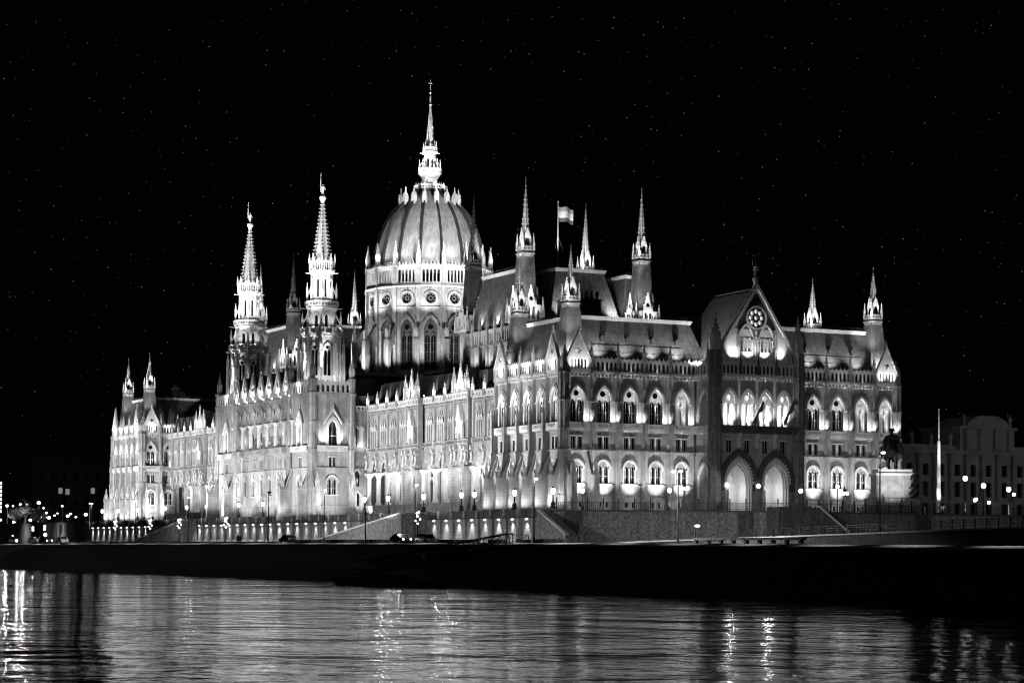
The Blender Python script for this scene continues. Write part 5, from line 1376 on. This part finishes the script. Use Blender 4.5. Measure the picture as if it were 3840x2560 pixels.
# ---------------- people
def skin_body(name, verts, edges, m, parent, lvl=1):
    me = bpy.data.meshes.new(name); me.from_pydata([p[:3] for p in verts], edges, []); me.materials.append(m)
    o = new(name, me, parent)
    md = o.modifiers.new('skin', 'SKIN'); sv = me.skin_vertices[0].data
    for i, p in enumerate(verts):
        r = p[3]; sv[i].radius = (r, p[4] if len(p) > 4 else r)
    sv[0].use_root = True
    o.modifiers.new('sub', 'SUBSURF').levels = lvl; o.modifiers['sub'].render_levels = lvl
    dg = bpy.context.evaluated_depsgraph_get()
    me2 = bpy.data.meshes.new_from_object(o.evaluated_get(dg)); o.modifiers.clear(); o.data = me2
    me2.name = name
    if not me2.materials: me2.materials.append(m)
    for p_ in me2.polygons: p_.use_smooth = True
    return o
def person(x, y, z, rz, label, h=1.75, stride=.22, lean=0):
    t = thing('person', label, 'person', (x, y, z), rz, group='two people on the quay')
    k = h/1.75; s = stride
    V = [(0, 0, .95, .15, .12), (0, 0, 1.2, .15, .11), (0, 0, 1.42, .17, .1), (0, 0, 1.53, .055), (0, .02, 1.62, .09, .10), (0, .01, 1.72, .07),
         (.1, 0, .9, .1), (.11, s*.5, .5, .07), (.11, s, .08, .045), (.11, s+.15, .04, .04), (-.1, 0, .9, .1), (-.11, -s*.3, .5, .07), (-.11, -s, .1, .045), (-.11, -s+.14, .04, .04),
         (.2, 0, 1.42, .065), (.25, -.06, 1.14, .05), (.25, .08, .9, .04), (.25, .1, .8, .035), (-.2, 0, 1.42, .065), (-.25, .02, 1.14, .05), (-.24, .14, .92, .04), (-.24, .18, .83, .035)]
    V = [(a[0]*k, a[1]*k, a[2]*k) + tuple(r*k for r in a[3:]) for a in V]
    Ed = [(0,1), (1,2), (2,3), (3,4), (4,5), (0,6), (6,7), (7,8), (8,9), (0,10), (10,11), (11,12), (12,13), (2,14), (14,15), (15,16), (16,17), (2,18), (18,19), (19,20), (20,21)]
    skin_body('body', V, Ed, CLOTHES, t)
    obj('face', MB().sph(0, .055*k, 1.63*k, .075*k, 8, 6, 1.2), SKIN, t)
    obj('coat', MB().lathe(0, 0, [(.24*k, .62*k), (.2*k, .95*k), (.19*k, 1.25*k), (.21*k, 1.4*k), (.08*k, 1.5*k)], 10), CLOTHES, t)
    obj('hair', MB().sph(0, -.015*k, 1.68*k, .1*k, 8, 6), CLOTHES, t)
person(-44.6, 37.0, -.86, 2.6, 'left walker of the pair in dark clothes on the quay', 1.78, .2)
person(-44.6, 35.7, -.86, 2.9, 'right walker of the pair in dark clothes on the quay', 1.7, .1)

# ---------------- pontoon and gangway
pt = thing('pontoon', 'black mooring pontoon at the water edge', 'pontoon', (-67.5, -82, -6.2), R(6))
obj('hull', MB().platex([(-8.5, .1), (7.5, .1), (9.5, 1.2), (-9, 1.2)], -3.2, 3.2), DARKST, pt)
obj('deck_house', MB().box(-1.4, 1.4, -3, 4, 1.2, 1.8), DARKST, pt)
obj('deck_rail', MB().box(-3.1, -3.05, -8, 8, 1.6, 1.66), IRON, pt)
gw = thing('gangway', 'dark lattice gangway leading down from the quay to the pontoon', 'gangway', (-49, -78, -.9))
a = Vector((0, 0, 0)); bb = Vector((-13.5, 14, -3.6))
g_ = MB()
for off in (Vector((.8, .8, 0)), Vector((-.8, -.8, 0))):
    p0 = a+off; p1 = bb+off; up_ = Vector((0, 0, 1.5))
    g_.tube(p0, p1, .08, 5); g_.tube(p0+up_, p1+up_, .07, 5)
    for j in range(11):
        q0 = p0.lerp(p1, j/10); g_.tube(q0, q0+up_, .05, 4)
        if j < 10: g_.tube(q0, p0.lerp(p1, (j+1)/10)+up_, .04, 4)
obj('truss', g_, IRON, gw); obj('walkway', MB().add([tuple(a+Vector((.8, .8, .05))), tuple(a+Vector((-.8, -.8, .05))), tuple(bb+Vector((-.8, -.8, .05))), tuple(bb+Vector((.8, .8, .05)))], [(0, 1, 2, 3)]), DARKST, gw)
gw2 = thing('gangway_gate', 'small dark truss frame where the gangway starts on the quay', 'gate', (-48.5, -77, -.75))
g_ = MB()
for dy in (0, -5.5): g_.tube((0, dy, 0), (0, dy+.3, 1.25), .06, 4)
g_.tube((0, .3, 1.25), (0, -5.2, 1.05), .06, 4); g_.tube((0, 0, .1), (0, -5.2, 1.05), .05, 4); g_.tube((0, .3, 1.25), (0, 18, .15), .05, 4); g_.tube((0, 0, .1), (0, 18, .1), .05, 4)
for j in range(10): g_.tube((0, j*1.8, .1), (0, j*1.8+.9, 1.2-j*.11), .035, 4); g_.tube((0, j*1.8+.9, 1.2-j*.11), (0, j*1.8+1.8, .1), .035, 4)
obj('frame', g_, IRON, gw2)
# long low dark bus shelter line on the quay in front of the grey wall
sh = thing('quay_barrier', 'long low dark barrier with openings on the quay before the grey wall', 'barrier', (-30, -104, -.85))
obj('beam', MB().box(-.3, .3, -12, 12, .75, 1.05), DARKST, sh)
for j in range(9): obj('post', MB().box(-.2, .2, -11.6+j*2.9, -11.1+j*2.9, 0, .75), DARKST, sh)

# ---------------- equestrian statue
M_ = thing('statue_pedestal', 'tall pale stone pedestal on a stepped base carrying the rider', 'pedestal', (50.9, -22, 5.0), R(-22))
obj('base_step', MB().box(-4.8, 4.8, -3.8, 3.8, 0, 1.4), ROUGHST, M_); obj('base_step', MB().box(-4.0, 4.0, -3.1, 3.1, 1.4, 2.8), ROUGHST, M_)
obj('block', MB().platez([(-3.1, -2.0), (-2.6, -2.5), (2.6, -2.5), (3.1, -2.0), (3.1, 2), (2.6, 2.5), (-2.6, 2.5), (-3.1, 2)], 2.8, 7.0), mat("pedestal_stone", .34, .9, .3, 1.0, bump=.6, streak=.3), M_)
obj('cap', MB().box(-3.3, 3.3, -2.7, 2.7, 6.6, 7.0).box(-2.9, 2.9, -2.3, 2.3, 7.0, 7.65), TRIM, M_)
ro = MB()
for i in range(40):
    ro.oct(random.uniform(2.2, 3.9), -2.6-random.uniform(0, .4), random.uniform(2.8, 6.8), random.uniform(.15, .45))
obj('bronze_ornament', ro, BRONZE, M_)
E_ = thing('rider_statue', 'dark bronze statue of a rider in a cloak on a standing horse', 'statue', (50.9, -22, 12.66), R(-40))
E_.scale = (1.75, 1.4, 1.34)
HV = [(0, 0, 2.1, .62, .7), (0, -.9, 2.15, .6, .7), (0, -1.7, 2.45, .42, .5), (0, -2.2, 3.1, .3, .38), (0, -2.55, 3.55, .22, .26), (0, -2.95, 3.2, .17, .2), (0, -3.2, 2.9, .13, .14), (0, .9, 2.2, .6, .68), (0, 1.35, 2.25, .42, .5),
      (.35, -1.0, 1.6, .24), (.36, -1.05, 1.0, .14), (.36, -1.0, .5, .1), (.36, -1.08, .08, .15), (-.35, -1.2, 1.6, .24), (-.36, -1.6, 1.15, .14), (-.36, -1.35, .65, .1), (-.36, -1.5, .3, .13),
      (.36, 1.15, 1.6, .3), (.37, 1.0, 1.1, .16), (.37, 1.35, .65, .11), (.37, 1.25, .08, .15), (-.36, 1.3, 1.6, .3), (-.37, 1.15, 1.1, .16), (-.37, 1.5, .65, .11), (-.37, 1.4, .08, .15),
      (0, 1.75, 2.3, .12), (0, 2.0, 1.7, .18), (0, 2.05, 1.0, .1)]
HE = [(0,1), (1,2), (2,3), (3,4), (4,5), (5,6), (0,7), (7,8), (1,9), (9,10), (10,11), (11,12), (1,13), (13,14), (14,15), (15,16), (7,17), (17,18), (18,19), (19,20), (7,21), (21,22), (22,23), (23,24), (8,25), (25,26), (26,27)]
skin_body('horse', HV, HE, BRONZE, E_)
RV = [(0, .1, 2.9, .34, .3), (0, .1, 3.5, .36, .3), (0, .05, 4.1, .44, .32), (0, 0, 4.4, .14), (0, -.02, 4.72, .2, .22), (0, 0, 4.9, .15), (.42, 0, 2.7, .24), (.62, -.5, 2.1, .17), (.6, -.2, 1.3, .12), (.6, -.45, 1.15, .1), (-.42, 0, 2.7, .24), (-.62, -.5, 2.1, .17), (-.6, -.2, 1.3, .12), (-.6, -.45, 1.15, .1),
      (.5, 0, 4.1, .18), (.72, -.1, 3.55, .14), (.35, -.6, 3.2, .1), (-.5, 0, 4.1, .18), (-.8, -.1, 3.55, .14), (-.75, -.35, 3.1, .1)]
RE = [(0,1), (1,2), (2,3), (3,4), (4,5), (0,6), (6,7), (7,8), (8,9), (0,10), (10,11), (11,12), (12,13), (2,14), (14,15), (15,16), (2,17), (17,18), (18,19)]
skin_body('rider', RV, RE, BRONZE, E_)
ck = MB(); ck.lathe(0, .25, [(1.25, 2.0), (1.0, 2.9), (.72, 3.7), (.58, 4.2), (.25, 4.4)], 12); ck.v = [(a, b*.75+.25*(4.4-c)*.5, c+.12*math.sin(a*7)) for a, b, c in ck.v]
obj('cloak', ck, BRONZE, E_); obj('hat', MB().lathe(0, 0, [(.34, 4.84), (.3, 4.92), (.24, 5.15), (.1, 5.2)], 10), BRONZE, E_)

# pale tapering flag pole on the square
fp = thing('flag_pole', 'tall tapering pale pole standing alone right of the rider statue', 'pole', (58.3, -25, 5.0))
obj('shaft', MB().lathe(0, 0, [(.42, 0), (.40, 3), (.24, 12.5), (.12, 13), (.06, 18)], 10), mat("white_paint", .8, .6, .05, 1), fp)
obj('foot', MB().lathe(0, 0, [(1.0, 0), (.9, .3), (.5, .5)], 10), DARKST, fp)
# flag on the hall roof
rf = thing('roof_flag', 'pale striped flag flying from a guyed mast on the hall roof', 'flag', (32.6, 64.5, 55.2))
obj('mast', MB().lathe(0, 0, [(.12, -1.0), (.1, 6), (.06, 13.3), (.14, 13.5), (.02, 13.7)], 6), TRIM, rf)
obj('guy_wire', MB().tube((0, 0, 6.5), (2.7, 0, .2), .035, 4).tube((0, 0, 6.5), (-1.6, 0, .2), .035, 4), DARKST, rf)
for bi, (z0, z1, m) in enumerate(((11.7, 12.6, CLOTH2), (10.4, 11.7, CLOTH), (9.6, 10.4, CLOTHD))):
    v = []; f = []
    for i in range(11):
        u = i*.35; dz = -.5*(u/3.5)**1.5-.12*math.sin(u*2.4); dy = .25*math.sin(u*2.6)
        v += [(u, dy, z0+dz), (u, dy+.03, z1+dz)]
    for i in range(10): f.append((2*i, 2*i+2, 2*i+3, 2*i+1))
    v2 = [(x, y+.02, z) for x, y, z in v]
    obj('stripe', MB().add(v, f).add(v2, f), m, rf)

# ---------------- background buildings
Hh = thing('domed_house', 'dim distant palace with columns, roof statues and a domed attic at the right', 'building', (135, 60, 5.0))
hx0, hx1 = -26, 45
GH = mat("far_stone", .3, .95, .3, .3, bump=.3)
hs = []; wr = []
u = hx0+2.2
while u < hx1-2:
    for z0, z1 in ((1.0, 4.5), (6, 9.2), (10.5, 13.0)): hs.append(rect(u-.75, u+.75, z0, z1)); wr.append((u, z0, z1))
    u += 4.2
obj('wall', MB().plate(rect(hx0, hx1, 0, 15.2), 0, .7, hs).box(hx0, hx1, .8, 20, 0, 15), GH, Hh)
wm_ = MB().box(-.8, .8, .6, .64, 0, 1).mesh('window', GLASS)
for (u, z0, z1) in wr: new('window', wm_, Hh, (u, 0, z0), 0, (1, 1, z1-z0))
obj('cornice', MB().box(hx0-.5, hx1+.5, -.9, .5, 15.2, 16.1).box(hx0, hx1, -.3, .3, 16.1, 17.1), GH, Hh)
colm = MB().lathe(0, 0, [(.65, 5.2), (.5, 5.8), (.42, 14.4), (.65, 15.0)], 8).mesh('column', GH)
u = hx0+.1
while u < hx1: new('column', colm, Hh, (u, -.55, 0)); u += 4.2
stm = statue_mb(2.9).mesh('roof_statue', GH)
for u in (-24, -19, -14, -9, 14, 19, 24, 29, 34): new('roof_statue', stm, Hh, (u, 0, 17.1))
obj('attic', MB().box(-7.5, 7, -1.5, 12, 16, 20.6).box(-8, 7.5, -1.9, 12, 20.6, 21.2).plate([(-6, 21.2), (6, 21.2), (4.6, 22.6), (2.5, 23.6), (-2.5, 23.6), (-4.6, 22.6)], -1.6, 10), GH, Hh)
for u in (-6, -2.3, 1.8, 5.5): new('column', MB().lathe(0, 0, [(.7, 16), (.5, 16.6), (.5, 20), (.7, 20.6)], 8).mesh('column', GH), Hh, (u, -1.9, 0))
for u in (-6.4, 5.9): new('roof_statue', stm, Hh, (u, -1.4, 21.2))
obj('roof', MB().box(-26, 45, 1, 20, 15.0, 17.0), DARKSLATE, Hh)
spot((150, 8, 9), (137, 60, 22), .055, 50, .9); spot((115, 10, 9), (120, 60, 14), .018, 60, .9)
# left background
def dark_block(name, label, x0, x1, y0, y1, h, wins, lit):
    t = thing(name, label, 'building', ((x0+x1)/2, y0, 5.0)); w = (x1-x0)/2
    obj('wall', MB().box(-w, w, 0, y1-y0, 0, h), DARKST, t)
    for (u, z) in wins:
        o = obj('window', MB().box(u-.7, u+.7, -.12, -.02, z, z+2.0), lit if (u, z) in wins[:3] else GLASS, t)
        obj('sill', MB().box(u-.9, u+.9, -.25, 0, z-.2, z-.02), DARKST, o)
    obj('roof', MB().plate([(-w-.4, h), (w+.4, h), (w-3, h+4), (-w+3, h+4)], -.4, y1-y0+.4), DARKSLATE, t)
dark_block('apartment_house', 'dark apartment house with a few dim windows behind the left end', 20, 47, 430, 450, 23, [(-3.4, 12.2), (-.9, 11.9), (8.2, 12.4)]+[(u, z) for z in (3, 8, 17) for u in (-10, -6, -2, 2, 6, 10)], DIMWIN)
t = thing('tower_block', 'dark tower block at the left edge with a column of lit windows', 'building', (70, 700, 5.0))
obj('wall', MB().box(-7, 5.3, 0, 15, 0, 29), DARKST, t)
for j in range(8): obj('window', MB().box(4.3, 5.3, -.15, -.02, 9.6+j*1.85, 10.9+j*1.85), LITWIN, t)
for u in (-5, -1.5): 
    for j in range(8): obj('window', MB().box(u-.8, u+.8, -.15, -.02, 9.6+j*1.85, 10.7+j*1.85), GLASS, t)
lft = thing('retaining_wall', 'dark retaining wall with lighter panels at the left, behind the parked cars', 'wall', (-7, 310, -.9))
obj('wall', MB().box(-.3, .3, -45.5, 190, 0, 6.3), ROUGHST, lft); obj('coping', MB().box(-.5, .6, -45.5, 190, 6.3, 6.6), DARKST, lft)
for yy in (-38, -12, 10, 40): obj('pier', MB().box(-.7, -.3, yy-3, yy+3, 0, 6.28), DARKST, lft)

# ---------------- trees by the road at the left
def tree(x, y, z, h, r, label, n=1500):
    t = thing('tree', label, 'tree', (x, y, z), random.uniform(0, 6))
    tk = MB().tube((0, 0, 0), (.1, 0, h*.4), .2, 7, .13); tips = []
    for i in range(9):
        a = i*2.4; rr_ = r*random.uniform(.4, .8); e = (rr_*math.cos(a), rr_*math.sin(a), h*random.uniform(.5, .85)); tk.tube((.1, 0, h*random.uniform(.28, .42)), e, .09, 5, .03); tips.append(e)
    obj('trunk', tk, BARK, t)
    c = MB(); lobes = [(random.uniform(-.5, .5)*r, random.uniform(-.5, .5)*r, h*random.uniform(.5, .85), r*random.uniform(.35, .6)) for _ in range(9)]
    for i in range(n):
        lx, ly, lz, lr = random.choice(lobes)
        d = Vector((random.gauss(0, 1), random.gauss(0, 1), random.gauss(0, 1))).normalized()*lr*random.uniform(.5, 1.0)
        p = Vector((lx, ly, lz))+d; s = random.uniform(.1, .2)
        a_ = Vector((random.gauss(0, 1), random.gauss(0, 1), random.gauss(0, 1))).normalized()*s; b_ = a_.orthogonal().normalized()*s
        c.add([p-a_, p+b_, p+a_, p-b_], [(0, 1, 2, 3)])
    obj('crown', c, LEAF, t)
tree(-3, 349, 5, 7.5, 3.6, 'bushy tree lit from behind by the brightest road lamps')
tree(-2, 366, 5, 6.0, 3.2, 'low round tree at the left edge of the road lights')
tree(-3, 333, 5, 5.0, 2.8, 'small tree right of the bushy one at the left')
for i, (y, z) in enumerate(((352, 8), (345, 9.3), (367, 8.2), (334, 7.6))): point((-4.5, y, z), 420, .2)

# ================================================================== floodlighting of the building (the lamps that light it at night)
# river-side floods standing on the quay
for i in range(21):
    y = -4+13.4*i
    if i: spot((-31, y-12 if i > 2 else y+4, 1.2), (0, y, 20.5), (1.15 if 7 < i < 13 else 1.5), ang=46 if i > 2 else 36, blend=.45, r=.4)
# south front: ground floods, balcony floods, parapet floods
xs = [AS+i*PS for i in range(5)]+[49.947+i*PS for i in range(4)]
for x in xs:
    spot((x+.2, -3.0, 5.05), (x, -.3, 13.6), 5.6, ang=60, blend=1, ref=7.5, r=.08); spot((x, -2.3, 5.05), (x, 0, 7.0), .22, ang=120, blend=1, ref=3.2, r=.08)
    spot((x+1.9, -1.5, 20.35), (x+1.9, 0, 21.9), 3.2, ang=104, blend=.8, ref=2.3, r=.1); spot((x, -1.3, 20.3), (x, -.25, 25.2), 1.9, ang=46, blend=.8, ref=5, r=.1)
    spot((x+random.uniform(-.8, .8), -.05, 31.6), (x, 2.6, 34.6), random.uniform(6, 10), ang=100, blend=1, ref=3.2, r=.15)
for x, w_ in ((2, 1.0), (11, 1.0), (20, 1.0), (52, 1.1), (61, 1.1), (69, 1.0)): spot((x+9, -24, 5.6), (x, 0, 11.0), .26*w_, ang=30, blend=.5, r=.2)
for x in (AS, xs[-1]):
    for d in (-1.6, 1.6): spot((x+d, -1.5, 29.0), (x+d*.3, -.5, 32), 2.6, ang=90, blend=1, ref=3, r=.1)
for x in xs:
    if x not in (AS, xs[-1]): spot((x, -1.3, 29.0), (x, -.2, 30.4), .35, ang=120, blend=1, ref=1.6, r=.1)
# pavilion
for d in (-5.6, -2, 2, 5.6): spot((PX+d, PYF-1.0, 31.4), (PX+d*.6, PYF+.2, 35.8), 3.0, ang=100, blend=1, ref=3.6, r=.15)
spot((PX-12, PYF+3, 30.6), (PX-5, 1, 37), 3.0, ang=80, blend=1)
for s in (-3.75, 3.75): point((PX+s, PYF+2.0, 9.0), 110, .2); spot((PX+s, PYF-4, 5.2), (PX+s, PYF, 8.0), .8, 60, 1)
for i in range(4): spot((PX+(i-1.5)*PWD+.1, PYF-.75, 20.3), (PX+(i-1.5)*PWD, PYF+.2, 23), 8, ang=110, blend=1, ref=2.4, r=.1)
for u in (-6.4, -.1):
    t = thing('portal_lantern', 'glowing round lantern on the %s pier of the twin portal' % ('left' if u < -1 else 'middle'), 'lantern', (PX+u, PYF-.9, 9.9), group='lanterns on the portal piers')
    obj('globe', MB().sph(0, 0, 0, .38, 8, 6), LAMP, t); obj('bracket', MB().tube((0, .9, -.3), (0, 0, -.3), .05), IRON, t)
# river blocks: parapets, gables, between the buttresses
for y0 in (0, LN-25.7):
    for i in range(5):
        y = y0+3.1+i*PW
        spot((-1.6, y-.8, 28.95), (-.3, y, 31.5), 4.5, ang=110, blend=1, ref=2.4, r=.1)
        spot((-1.5, y-1.4, 20.4), (-.1, y-1.0, 23.4), 1.5, ang=125, blend=1, ref=3.2, r=.1); spot((-1.6, y, 20.3), (-.3, y, 27), 1.1, ang=60, blend=1, ref=6.5, r=.1)
        spot((.0, y, 31.4), (2.2, y, 34.0), 2.5, ang=110, blend=1, ref=3.2, r=.15)
        spot((-3.3, y+.2, 5.4), (-1.2, y+PW/2-.5, 10.0), 2.0, ang=110, blend=1, ref=4.2, r=.15)
    spot((-3.6, y0-1.8, 5.4), (-1.2, y0+.3, 9.5), 3.0, ang=100, blend=1, ref=4.2, r=.15)
for x in (AS, AS+4.9):
    spot((x, ys-8, 5.4), (x, ys, 12), 3.2, ang=80, blend=1, ref=10); spot((x, ys-1.3, 29), (x, ys, 32), 5, ang=100, blend=1, ref=3, r=.1)
    spot((x, ys-1.2, 20.4), (x, ys-.2, 23), 3.5, ang=120, blend=1, ref=2.3, r=.1)
# wings: light inside the arcades and at the gables
plm = MB().oct(0, 0, 0, .17).mesh('parapet_lamp', LAMPS)
for mir in (lambda y: y, lambda y: 2*YC-y):
    for y in (37.4, 42.6, 47.7, 60.3, 65.3, 70.4, 83.5, 88.5, 93.6, 98.7): point((WX+1.7, mir(y), 13.6), 190, .15)
    for y in (54.3, 77.3):
        point((WX+1.0, mir(y), 13.6), 190, .15)
        for d in (-1.2, 1.2): spot((WX-2.0, mir(y+d), 28.9), (WX-1.1, mir(y+d*.4), 31.6), 4.2, ang=110, blend=1, ref=2.8, r=.1)
        spot((WX-2.1, mir(y)-.2, 20.1), (WX-1.0, mir(y), 23.5), 5, ang=90, blend=1, ref=3, r=.1)
    for y in (39.95, 45.1, 50.2, 58.5, 62.8, 67.9, 72.8, 86.0, 91.1, 96.2, 101.3):
        new('parapet_lamp', plm, B, (WX-.75, mir(y)-.8, 29.1))
        spot((WX-1.3, mir(y)-.5, 29.0), (WX-.4, mir(y), 30.6), 3.0, ang=120, blend=1, ref=1.8, r=.1)
# central block: loggia, gables, tower feet
for i in range(7):
    y = YC+(i-3)*CP
    point((CX+1.9, y, 22.4), 45, .3)
    spot((CX-1.4, y-.4, 31.1), (CX-.3, y, 34), 3.4, ang=110, blend=1, ref=2.8, r=.1)
    new('parapet_lamp', plm, B, (CX-.8, y-2.6, 31.15))
    if 0 < i < 6:
        obj('hanging_lamp', MB().sph(0, 0, 23.5, .4, 9, 6).tube((0, 0, 23.8), (0, 0, 30.4), .04, 4), LAMP, B, (CX+1.2, y, 0))
for i in range(8): y = YC+(i-3.5)*CP; spot((CX-4, y-1.6, 5.6), (CX-.6, y, 10.5), .4, ang=100, blend=1, ref=6, r=.15)
for y0 in (102.2, 148.8):
    if y0 < 110:
        spot((-3.0, y0-9, 5.4), (-1, y0, 11), 2.0, 80, 1, ref=11)
        spot((-2.9, y0-.95, 20.4), (-2.3, y0-.1, 24), 5.5, 100, 1, ref=3, r=.1); spot((1.1, y0-.95, 20.4), (.3, y0-.1, 24), 5.5, 100, 1, ref=3, r=.1)
        spot((5.9, y0-5, 5.4), (5.9, y0, 11), 2.0, 84, 1, ref=8); point((5.0, y0-.25, 20.35), 22, .1); point((6.2, y0-.25, 20.35), 22, .1)
    spot((CX-1.5, y0+6.4, 20.2), (CX-.3, y0+6.4, 24), 5, 110, 1, ref=3, r=.1)
    spot((CX-1.2, y0+6.4, 31.3), (CX-.1, y0+6.4, 33), 3.5, 120, 1, ref=2, r=.1)
for ty in TY:
    for k_, (rr_, z, rt_, zt, E_, ref) in enumerate(((5.6, 31.9, 3.6, 38, 6.5, 6.0), (4.75, 45.2, 2.9, 47.6, 5.5, 3.2), (3.75, 50.9, 2.2, 53.8, 5.5, 3.4), (2.75, 58.9, 1.2, 65, 4.5, 6.5))):
        for deg in ((180, 225, 270, 315) if k_ < 3 else (190, 235, 290)):
            a = R(deg); c, s = math.cos(a), math.sin(a)
            spot((-.45+rr_*c, ty+rr_*s, z), (-.45+rt_*c, ty+rt_*s, zt), E_*.24, 95, 1, ref=ref, r=.1)
# dome and drum
for deg in (170, 195, 220, 245, 270, 295, 320):
    a = R(deg); c, s = math.cos(a), math.sin(a)
    spot((DX+15.4*c, DY+15.4*s, 63.0), (DX+9.5*c, DY+9.5*s, 73.5), .45 if deg < 290 else .35, 100, 1, ref=12, r=.3)
    spot((DX+18.4*c, DY+18.4*s, 49.5), (DX+14.3*c, DY+14.3*s, 59), 2.6, 90, 1, ref=10, r=.2)
    spot((DX+21*c, DY+21*s, 37.5), (DX+14*c, DY+14*s, 48), 1.8, 80, 1, ref=12, r=.3)
for deg in (180, 225, 270, 315):
    a = R(deg); c, s = math.cos(a), math.sin(a)
    spot((DX+4.1*c, DY+4.1*s, 80.8), (DX+1.6*c, DY+1.6*s, 86), .7, 90, 1, ref=5.5, r=.1)
    spot((DX+2.6*c, DY+2.6*s, 85.4), (DX+.8*c, DY+.8*s, 92), 1.1, 90, 1, ref=7, r=.1)
    spot((DX+8.5*c, DY+8.5*s, 77.2), (DX+6.5*c, DY+6.5*s, 79.5), .7, 100, 1, ref=3, r=.1)
for ty in TY:
    for deg in (200, 255):
        a = R(deg); c, s = math.cos(a), math.sin(a)
        spot((-.45+6.2*c, ty+6.2*s, 34), (-.45+2*c, ty+2*s, 52), 2.0, 30, .8, r=.1)
for (a_, b_) in ((-31, 84), (-31, 60)): spot((a_, b_, 1.5), (-.45, TY[0], 66), 3.0, 14, .6, r=.2)
for (a_, b_) in ((-31, 134), (-31, 104)): spot((a_, b_, 1.5), (-.45, TY[1], 66), 3.0, 14, .6, r=.2)
for deg in (200, 265):
    a = R(deg); c, s = math.cos(a), math.sin(a)
    spot((DX+9.5*c, DY+9.5*s, 76.5), (DX, DY, 94), 3.4, 34, .6, r=.1)
spot((2.8, 108, 50.6), (DX-7, DY-6, 70), 2.7, 36, .9, r=.2)
spot((22.5, 60, 57.8), (DX-2, DY-9, 70), 2.3, 28, .9, r=.2)
spot((2.8, 156, 50.6), (DX-9, DY+4, 70), 2.0, 34, .9, r=.2)
# hall towers and roofs
def light_turret(x, y, zb, zl, k, e=1.0, inner=False):
    spot((x-2.2*k, y-2.2*k, zl+.9*k), (x, y, zl+5*k), 1.5*e, 90, 1, ref=4*k, r=.1)
    spot((x-4.2*k, y-4.6*k, zb+1), (x, y, zb+8*k), 2.2*e, 70, 1, r=.2)
    spot((x-4.6*k, y-5.0*k, zb+.5 if not inner else zl-1.2), (x, y, zl+5.5*k), (1.9 if not inner else 2.4)*e, 26 if not inner else 60, .8, r=.1)
for yc in (68.75, 2*YC-68.75):
    ya, yb = yc-11.75, yc+11.75
    for x in (21.5, 47.6):
        light_turret(x, ya, 44.5, 56.3, 1.12)
        for (dx, dy) in ((0, -5.2), (-5.2, 0)): spot((x+dx, ya+dy, 44.0), (x+dx*.6, ya+dy*.6, 47), 3.2, 110, 1, ref=3.6, r=.1)
    light_turret(47.6, yb, 44.5, 56.3, 1.12, 1, True); light_turret(21.5, yb, 44.5, 56.3, 1.12, .12 if yb < YC else .8, True)
    for y in (yc-3, yc+4.5): spot((19.2, y, 43.3), (21.5, y+.6, 47.5), 6.5, 90, 1, ref=4.5, r=.15)
    for x in (30, 41.5): spot((x, ya-1.2, 44.6), (x+.3, ya+1.6, 48), 8.0, 100, 1, ref=4.5, r=.15)
    for y in (yc-7, yc-1, yc+5): spot((16.5, y, 34.3), (19.2, y, 39.5), 2.0, 95, 1, ref=5.5, r=.2)
for x, y in ((2.9, 3.25), (2.9, 22.5), (XE-2.9, 3.25), (XE-2.9, 22.5), (2.9, ys+3.25), (2.9, LN-3.2)): light_turret(x, y, 33, 40.3, 1.0, .9, x > 50 and y > 10)
# added lamps without posts, put in to brighten the quay kerb
for j in range(30): spot((-43.2, -215+14*j, 6.0), (-43.2, -215+14*j, -1), 1.3, 92, .6, .1)
# statue pedestal and pole on the square, flag
spot((43, -34, 5.6), (49.5, -24, 11), 2.4, 40, 1, r=.2)
spot((57.0, -28.2, 5.2), (58.2, -25.1, 10), 4, 40, 1, ref=5.5, r=.1); spot((56.6, -28.8, 5.2), (58.25, -25.1, 20), 12, 24, 1, ref=8, r=.1)
spot((31, 60, 55.5), (34.5, 64.5, 66), 3.0, 60, 1)
# street lamps of the quay and square
for y in (163, 129, 93.4, 57, 20.5, -17.3, -57.5, -87.7): spot((-35.0, y, 8.2), (-31.9, y, -.8), 6.0, 152, .15, .12); spot((-34.8, y, 8.2), (-12, y, 1.0), .2 if y > -10 else .2, 95, .9, .12)
spot((-18.0, -114, 10.1), (-10, -112, 1.2), 1.0, 120, .8, .12)
for (a_, b_) in ((-28, -70), (-24, -84), (-14, -100)): spot((a_, b_, 6.0), (a_+36, b_+44, 3.0), .15, 50, .9, .15)
for x, y, z, P_ in ((8.9, -20.8, 8.4, 250), (11.5, -21.8, 9.2, 900), (30, -27.5, 8.6, 250), (46.6, -16, 9.2, 700), (-2.6, -12.6, 8.2, 200)): spot((x, y-.3, z), (x, y+3, z-6), P_/400, 120, 1, .15, ref=4)
